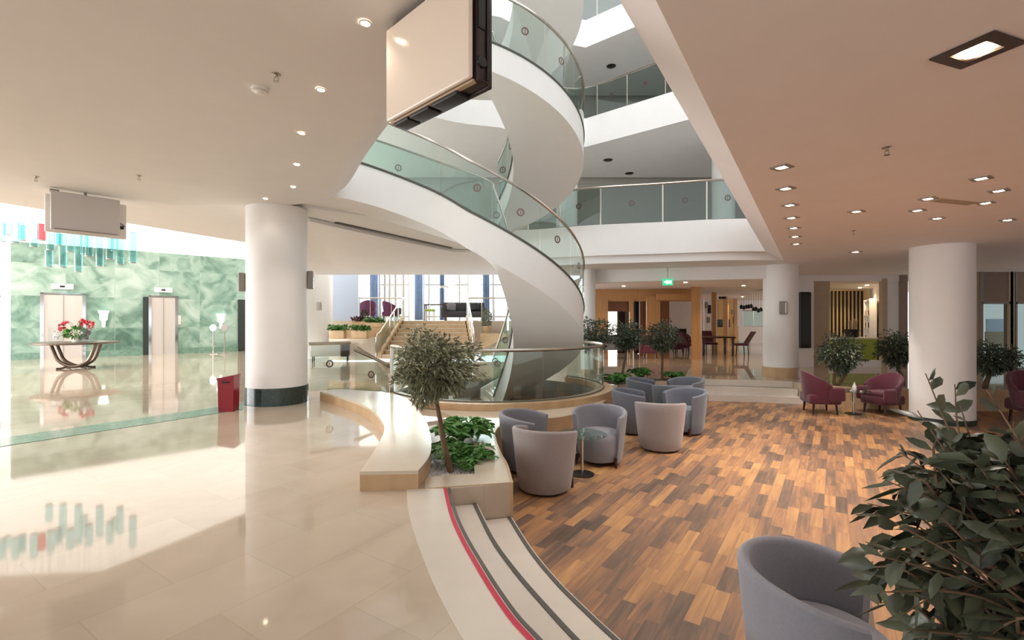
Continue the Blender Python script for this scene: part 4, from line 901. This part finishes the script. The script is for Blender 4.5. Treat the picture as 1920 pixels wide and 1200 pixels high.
# mirrored stand/sanitizer posts
def disc_stand(u, v, lab, m):
    p = P(u, v, FLOOR); t = thing('disc_stand', lab, 'stand', p); s = 1
    MB().lathe([(.001, 0), (.2, 0), (.19, .02), (.04, .06), (.03, .12), (.001, .12)], 22).build('base', M[m], t); MB().cyl((0, 0, 0), .025, .1, 1.05, 10).build('pole', M[m], t)
    q = MB().lathe([(.001, -.02), (.14, -.02), (.15, 0), (.14, .02), (.001, .02)], 22); q.v = [(x, z, y + 1.12) for x, y, z in q.v]; q.build('disc', M[m], t)
disc_stand(214, 664, 'white disc-topped stand beside the hall table', 'white_plastic'); disc_stand(400, 664, 'steel disc-topped stand nearest the round column', 'steel'); disc_stand(421, 665, 'grey disc-topped stand close to the dark lift doorway', 'mullion')
def torch(u, v, lab):
    t = thing('wall_torch', lab, 'wall light'); on(t, u, .12); t.location.z = D(u, v, t.location.y)[2] 
    MB().lathe([(.001, -.45), (.05, -.45), (.06, -.2), (.12, -.15), (.13, .1), (.17, .14), (.17, .2), (.001, .2)], 18).build('shade', M['lit_white'], t); MB().box((0, .06, -.2), (.1, .06, .4)).build('bracket', M['white_plastic'], t)
torch(194, 592, 'white torch-shaped wall lamp on green marble, between the two steel lift doors'); torch(413, 597, 'white torch-shaped wall lamp on green marble, next to the dark lift doorway')
o = MB().box((0, 0, 0), (.22, .03, .4)).build('call_panel', M['white_plastic']); on(o, 333, .03, 1.45); tag(o, 'white lift call panel on the green marble wall', 'call panel')
# red waste bin by the column
p = P(429, 770, FLOOR); t = thing('red_bin', 'red square bin with a slanted lid beside the big round column', 'bin', p, .15)
MB().add([(-.13, -.13, 0), (.13, -.13, 0), (.13, .13, 0), (-.13, .13, 0), (-.14, -.14, .5), (.14, -.14, .55), (.14, .14, .55), (-.14, .14, .5)], [(3, 2, 1, 0), (4, 5, 6, 7), (0, 1, 5, 4), (1, 2, 6, 5), (2, 3, 7, 6), (3, 0, 4, 7)]).build('body', M['red'], t)
MB().add([(-.15, -.15, .5), (.15, -.15, .55), (.15, .15, .55), (-.15, .15, .5), (-.15, -.15, .53), (.15, -.15, .58), (.15, .15, .58), (-.15, .15, .53)], [(3, 2, 1, 0), (4, 5, 6, 7), (0, 1, 5, 4), (1, 2, 6, 5), (2, 3, 7, 6), (3, 0, 4, 7)]).build('lid', M['red'], t); MB().box((.0, -.155, .47), (.12, .01, .025)).build('handle', M['dark_metal'], t)
t.scale = (.84, .84, 1)
# wall lights on the columns
def sconce(c, r, ang, z, lab, h=.32, wd=.17):
    x, y = c[0] + (r + .05) * cos(rad(ang)), c[1] + (r + .05) * sin(rad(ang)); t = thing('column_sconce', lab, 'wall light', (x, y, z), rad(ang + 90))
    MB().rbox((0, 0, 0), (wd, .1, h), .02).build('shade', M['mullion'], t); MB().box((wd * .3, -.052, 0), (.025, .01, h * .8)).build('slot', M['white_plastic'], t)
sconce((-4.158, 8.5), .495, 205, 2.55, 'grey box sconce on the big column, facing the lift doors'); sconce((-4.158, 8.5), .495, 18, 2.62, 'grey box sconce on the big column, facing the terrace stairs')
sconce((6.83, 12.21), .40, -112, 2.2, 'grey box sconce on the round column by the far steps')
o = MB().rbox((0, 0, 0), (.2, .08, .3), .02).build('wall_sconce', M['mullion']); o.location = D(598, 574, 17.7); tag(o, 'small grey wall light on the white curved wall by the stairs', 'wall light')
t = thing('exit_sign', 'green lit emergency exit sign under the far lintel', 'sign', D(1252, 529, 12.6)); MB().box((0, 0, 0), (.26, .04, .17)).build('panel', M['exit_green'], t)
m = MB().box((.04, -.023, .0), (.1, .006, .08)); m.add([(-.11, -.024, 0), (-.02, -.024, .06), (-.02, -.024, -.06)], [(0, 2, 1)]); m.build('arrow', M['exit_white'], t); MB().tube([(0, 0, .1), (0, 0, .388)], .01, 6).build('hanger', M['steel'], t)

# ------------------------------------------------------------------ planters and furniture at the terrace
struct(MB().prism(xy(catmull([(-7.05, 18.6), (-6.75, 17.75), (-6.1, 17.35), (-5.4, 17.3), (-5.12, 17.6), (-5.1, 18.6)], 5)) + [(-5.1, 20.6), (-7.1, 20.6)], FLOOR, 1.22), 'wall_planter_terrace', M['bench_stone'])
struct(MB().prism([(-7.0, 18.9), (-5.1, 18.9), (-5.1, 20.6), (-7.0, 20.6)], 1.22, 1.58), 'wall_planter_terrace', M['stair_stone'])
def planter(u0, u1, vb, Y, z0, h, lab, plab, seed, pm='fern_leaf', dp=.35, kind='leafy_plant'):
    a, b = D(u0, 600, Y)[0], D(u1, 600, Y)[0]; wd = b - a; t = thing('planter_box', lab, 'planter', ((a + b) / 2, Y, z0)); MB().rbox((0, 0, h / 2), (wd, dp, h), .02).build('box', M['stair_stone'], t); MB().box((0, 0, h + .005), (wd - .08, dp - .08, .01)).build('soil', M['soil'], t)
    rng = random.Random(seed); pts = []
    for k in range(int(420 * wd)):
        x = rng.uniform(-.55, .55) * wd; y = rng.uniform(-.5, .5) * dp; pts.append(((x, y, h + rng.uniform(0, .16)), (rng.gauss(x, .6), rng.gauss(y * 1.5, .6), rng.uniform(-.1, .9))))
    q = thing(kind, plab, 'plant', ((a + b) / 2, Y, z0)); 
    st = MB()
    for k in range(12): x = rng.uniform(-.4, .4) * wd; st.tube([(x, 0, h - .0), (x * 1.15, rng.uniform(-.1, .1), h + .16)], .008, 4)
    st.build('stems', M['bark'], q); leaves(rng, pts, .13, .075, .3).build('foliage', M[pm], q)
planter(620, 648, 630, 17.8, 1.22, .3, 'beige planter box nearest the white curved wall', 'leafy green plant in the planter box nearest the white wall', 31)
planter(661, 690, 631, 17.8, 1.22, .3, 'beige planter box next to the stair railing', 'leafy green plant in the planter box next to the stair railing', 32)
planter(687, 718, 606, 19.3, 1.58, .22, 'low beige planter behind the front planter boxes', 'low green plant in the rear low planter', 33)
planter(663, 692, 598, 20.1, 1.58, .26, 'beige planter at the foot of the topiary cone', 'reddish low shrub round the topiary cone', 34, 'burgundy')
t = thing('topiary_cone', 'small dark green clipped topiary cone behind the planters', 'plant', D(683, 592, 20.15)); rng = random.Random(3); pts = []
t.location.z = 1.84
for k in range(500): h = rng.random(); r = .22 * (1 - h) ** .7 * 1.0; a = rng.uniform(0, 6.28); pts.append(((r * cos(a), r * sin(a), h * .48), (cos(a), sin(a), .6)))
leaves(rng, pts, .06, .035, .1).build('foliage', M['dark_leaf'], t); MB().tube([(0, 0, 0), (0, 0, .4)], .02, 6).build('stem', M['bark'], t)
pa = 'purple armchairs of the terrace'
armchair('purple armchair nearest the topiary cone on the terrace', M['purple'], (-6.72, 22.4, TZ), rad(20), pa, 1.1); armchair('purple armchair next to the stair railing on the terrace', M['purple'], (-5.65, 22.3, TZ), rad(-40), pa, 1.05)
t = thing('sofa', 'dark grey sofa with cushions on the terrace beside the stair railing', 'sofa', (-2.35, 23.4, TZ), rad(8))
MB().rbox((0, 0, .3), (2.1, .85, .28), .06).build('seat', M['dark_fabric'], t); MB().rbox((0, .36, .62), (2.1, .2, .55), .08).build('backrest', M['dark_fabric'], t)
for s in (-1, 1): MB().rbox((s * 1.0, 0, .45), (.2, .85, .4), .07).build('arm', M['dark_fabric'], t)
for s in (-.9, .9): MB().tube([(s, -.3, 0), (s, -.3, .18)], .025, 6).tube([(s, .3, 0), (s, .3, .18)], .025, 6).build('leg', M['black'], t)
for x, r in ((-.6, .3), (.5, -.2)):
    o = MB().rbox((0, 0, 0), (.42, .14, .4), .06, r).build('cushion', M['grey_fabric' if x < 0 else 'black']); o.location = (-2.35 + x, 23.42, TZ + .66); o.rotation_euler = (-.3, 0, 0); tag(o, ('light grey' if x < 0 else 'black') + ' cushion on the dark terrace sofa', 'cushion')
t = thing('console_table', 'dark narrow table at the head of the stairs on the terrace', 'table', D(817, 600, 21.9)); t.location.z = TZ
MB().box((0, 0, .72), (1.0, .5, .05)).build('top', M['dark_wood'], t)
for x in (-.45, .45):
    for y in (-.2, .2): MB().box((x, y, .35), (.05, .05, .7)).build('leg', M['dark_wood'], t)
t = thing('side_stool', 'pale cream low stool in front of the dark terrace table', 'stool', D(806, 600, 21.3)); t.location.z = TZ
MB().rbox((0, 0, .46), (.42, .38, .1), .03).build('seat', M['lime'], t)
for x in (-.17, .17):
    for y in (-.14, .14): MB().tube([(x, y, 0), (x, y, .42)], .02, 6).build('leg', M['white_plastic'], t)
t = thing('table_lamp', 'table lamp with a flat wide white shade on the dark terrace table', 'lamp', D(829, 578, 21.9)); t.location.z = TZ + .745
MB().cyl((0, 0, 0), .09, 0, .02, 16).cyl((0, 0, 0), .018, .02, .78, 8).build('base', M['dark_metal'], t); MB().lathe([(.001, .83), (.3, .83), (.34, .76), (.001, .76)], 24).build('lamp_shade', M['white_plastic'], t)
t = thing('potted_shrub', 'green shrub beside the terrace railing, in front of the spiral stair', 'plant', D(912, 600, 20.0)); t.location.z = 1.35
MB().lathe([(.001, 0), (.14, 0), (.18, .3), (.15, .3), (.001, .28)], 16).build('pot', M['stair_stone'], t); rng = random.Random(8)
pts = []
for k in range(420): v = Vector((rng.gauss(0, 1), rng.gauss(0, 1), rng.gauss(0, 1))).normalized() * rng.random() ** .4; pts.append(((v.x * .2, v.y * .2, .62 + v.z * .36), v))
leaves(rng, pts, .1, .04).build('foliage', M['olive_leaf'], t); MB().tube([(0, 0, .2), (0, 0, .7)], .02, 6).build('stem', M['bark'], t)
struct(MB().box((-.75, 20.05, .9), (1.1, .9, .9)), 'wall_planter_terrace', M['stair_stone'])
# armless lounge seats seen through the glass left of the stair foot
t = thing('lounge_sofa', 'pale sofa with dark wooden side seen through the glass guard by the column', 'sofa', P(612, 678, FLOOR), rad(15))
MB().rbox((0, 0, .42), (1.0, .5, .45), .05).build('seat', M['screen_grey'], t); MB().rbox((.62, 0, .42), (.3, .5, .5), .05).build('side', M['brown_plastic'], t)
for x in (-.42, .7): MB().tube([(x, -.2, 0), (x, -.2, .2)], .02, 6).tube([(x, .2, 0), (x, .2, .2)], .02, 6).build('leg', M['black'], t)

# ------------------------------------------------------------------ furniture in the far rooms
def on_floor(u, v): p = P(u, v, FLOOR); return p
t = thing('loveseat', 'grey and burgundy two-seat sofa behind the far olive trees', 'sofa', on_floor(1150, 672), rad(8))
MB().rbox((0, 0, .42), (1.5, .7, .18), .05).build('seat', M['grey_fabric'], t); MB().rbox((0, -.3, .62), (1.5, .14, .55), .06).build('backrest', M['grey_fabric'], t)
for s in (-1, 1): MB().rbox((s * .74, 0, .52), (.12, .7, .45), .05).build('arm', M['burgundy' if s > 0 else 'grey_fabric'], t)
for x in (-.68, .68):
    for y in (-.28, .28): MB().tube([(x, y, 0), (x, y, .34)], .022, 6).build('leg', M['white_plastic'], t)
fa = 'burgundy armchairs of the far rooms'
armchair('burgundy armchair in the far doorway, beside the grey loveseat', M['burgundy'], on_floor(1219, 672), rad(160), fa, 1.0); armchair('burgundy armchair behind the straight far olive tree', M['burgundy'], (6.9, 20.4, FLOOR), rad(200), fa, 1.05); armchair('burgundy armchair next to the first square pillar', M['burgundy'], (7.6, 21.5, FLOOR), rad(170), fa, 1.05)
def chair(lab, loc, rz):
    t = thing('dining_chair', lab, 'chair', loc, rz, 'red dining chairs'); MB().rbox((0, 0, .46), (.5, .5, .09), .03).build('seat', M['burgundy'], t)
    MB().sheet([[(-.22, -.24 - .1 * k, .5 + .16 * k), (0, -.29 - .1 * k, .5 + .16 * k), (.22, -.24 - .1 * k, .5 + .16 * k)] for k in range(4)]).sheet([[(.22, -.2 - .1 * k, .5 + .16 * k), (0, -.25 - .1 * k, .5 + .16 * k), (-.22, -.2 - .1 * k, .5 + .16 * k)] for k in range(4)]).build('backrest', M['burgundy'], t)
    for x in (-.21, .21):
        for y in (-.21, .21): MB().tube([(x, y * 1.15, 0), (x, y, .44)], .022, 6).build('leg', M['dark_wood'], t)
    return t
tp = on_floor(1340, 666.5)
t = thing('dining_table', 'dark wooden table among the square pillars of the far room', 'table', tp); MB().rbox((0, 0, .75), (1.35, .9, .06), .02).build('top', M['dark_wood'], t)
for x in (-.58, .58):
    for y in (-.36, .36): MB().lathe([(.001, 0), (.03, 0), (.05, .2), (.035, .4), (.06, .72), (.001, .72)], 8, (x, y, 0)).build('leg', M['dark_wood'], t)
chair('red dining chair at the dark table, on the side away from the columns', (tp[0] - .92, tp[1] + .1, FLOOR), rad(-80)); c = chair('red dining chair at the dark table, seen in profile before the last pillars', (tp[0] + 1.0, tp[1] - .1, FLOOR), rad(85)); chair('red dining chair behind the dark table', (tp[0] + .1, tp[1] + .72, FLOOR), rad(175))
t = thing('television', 'small black television on the far room wall by the red chairs', 'television', D(1270, 627, 23.96)); MB().rbox((0, 0, 0), (.9, .06, .56), .01).build('housing', M['black'], t); MB().box((0, -.033, 0), (.84, .01, .5)).build('screen', M['black_gloss'], t)
t = thing('wall_television', 'black television hung between the square pillars', 'television', D(1356, 606, 26.5)); MB().rbox((0, 0, 0), (.46 * 1, .06, .27), .01).build('housing', M['black'], t); t.scale = (1.6, 1, 1.6); MB().box((0, -.033, 0), (.42, .01, .23)).build('screen', M['black_gloss'], t); MB().box((0, .2, 0), (.05, .4, .05)).build('arm', M['dark_metal'], t)
for k, u in enumerate((1350, 1355, 1359)):
    p = D(u, 560, 22.6); t = thing('track_lamp', 'dark lamp on thin rods hanging between the square pillars', 'lamp', (p[0], p[1], 3.12), 0, 'hanging lamps between the pillars')
    MB().tube([(0, 0, 0), (0, 0, -.12)], .008, 5).build('rod', M['steel'], t); MB().lathe([(.001, -.24), (.06, -.22), (.07, -.14), (.03, -.11), (.001, -.11)], 12).build('shade', M['black'], t)
for k, (u, v) in enumerate(((1324, 572), (1330, 580), (1328, 600), (1377, 600), (1374, 585))):
    p = D(u, v, 23.98 if u < 1340 else 28.98); o = MB().box((0, 0, 0), (.16, .03, .42 if k % 2 else .3)).build('framed_picture', M['dark_metal' if k % 2 else 'mullion']); o.location = p; tag(o, 'small framed picture on the wall seen between the pillars', 'picture', 'pictures between the pillars')
rng = random.Random(6)
for k in range(9):
    p = D(1390 + k * 4.6, 574 + 9 * (k / 9) + rng.uniform(-4, 3), 22 + (k % 3) * .5); t = thing('pendant_shade', 'small dark pendant hanging over the far white parapet', 'lamp', (p[0], p[1], p[2]), 0, 'dark pendants over the far parapet')
    MB().lathe([(.001, -.1), (.06, -.08), (.085, .02), (.03, .1), (.001, .1)], 10).build('shade', M['dark_metal'], t); MB().tube([(0, 0, .1), (0, 0, 3.12 - p[2])], .006, 4).build('cord', M['black'], t)
t = thing('parapet_glass', 'pale blue glass balustrade on the far white parapet', 'balustrade'); a, b = D(1392, 612, 25.08), D(1434, 612, 25.08); glazing([a, ((a[0] + b[0]) / 2, a[1], a[2]), b], t, .8, 2, 'glass_teal', .025, marks=False, posts=True)
t = thing('glass_panel_stand', 'small glass screen at the foot of the far white parapet', 'screen', on_floor(1400, 646)); MB().box((-.15, 0, .45), (.7, .015, .8)).build('pane', M['glass_teal'], t); MB().tube([(.2, 0, 0), (.2, 0, .95), (.1, 0, 1.0)], .02, 6).tube([(-.5, 0, 0), (-.5, 0, .9)], .02, 6).build('frame', M['steel'], t)
o = MB().box((0, 0, 0), (.9, .1, .02)).build('ceiling_vent', M['dark_metal']); o.location = (3.0, 15.6, 3.11); o.rotation_euler = (0, 0, -.6); tag(o, 'dark slot vent in the ceiling of the panelled room', 'vent')
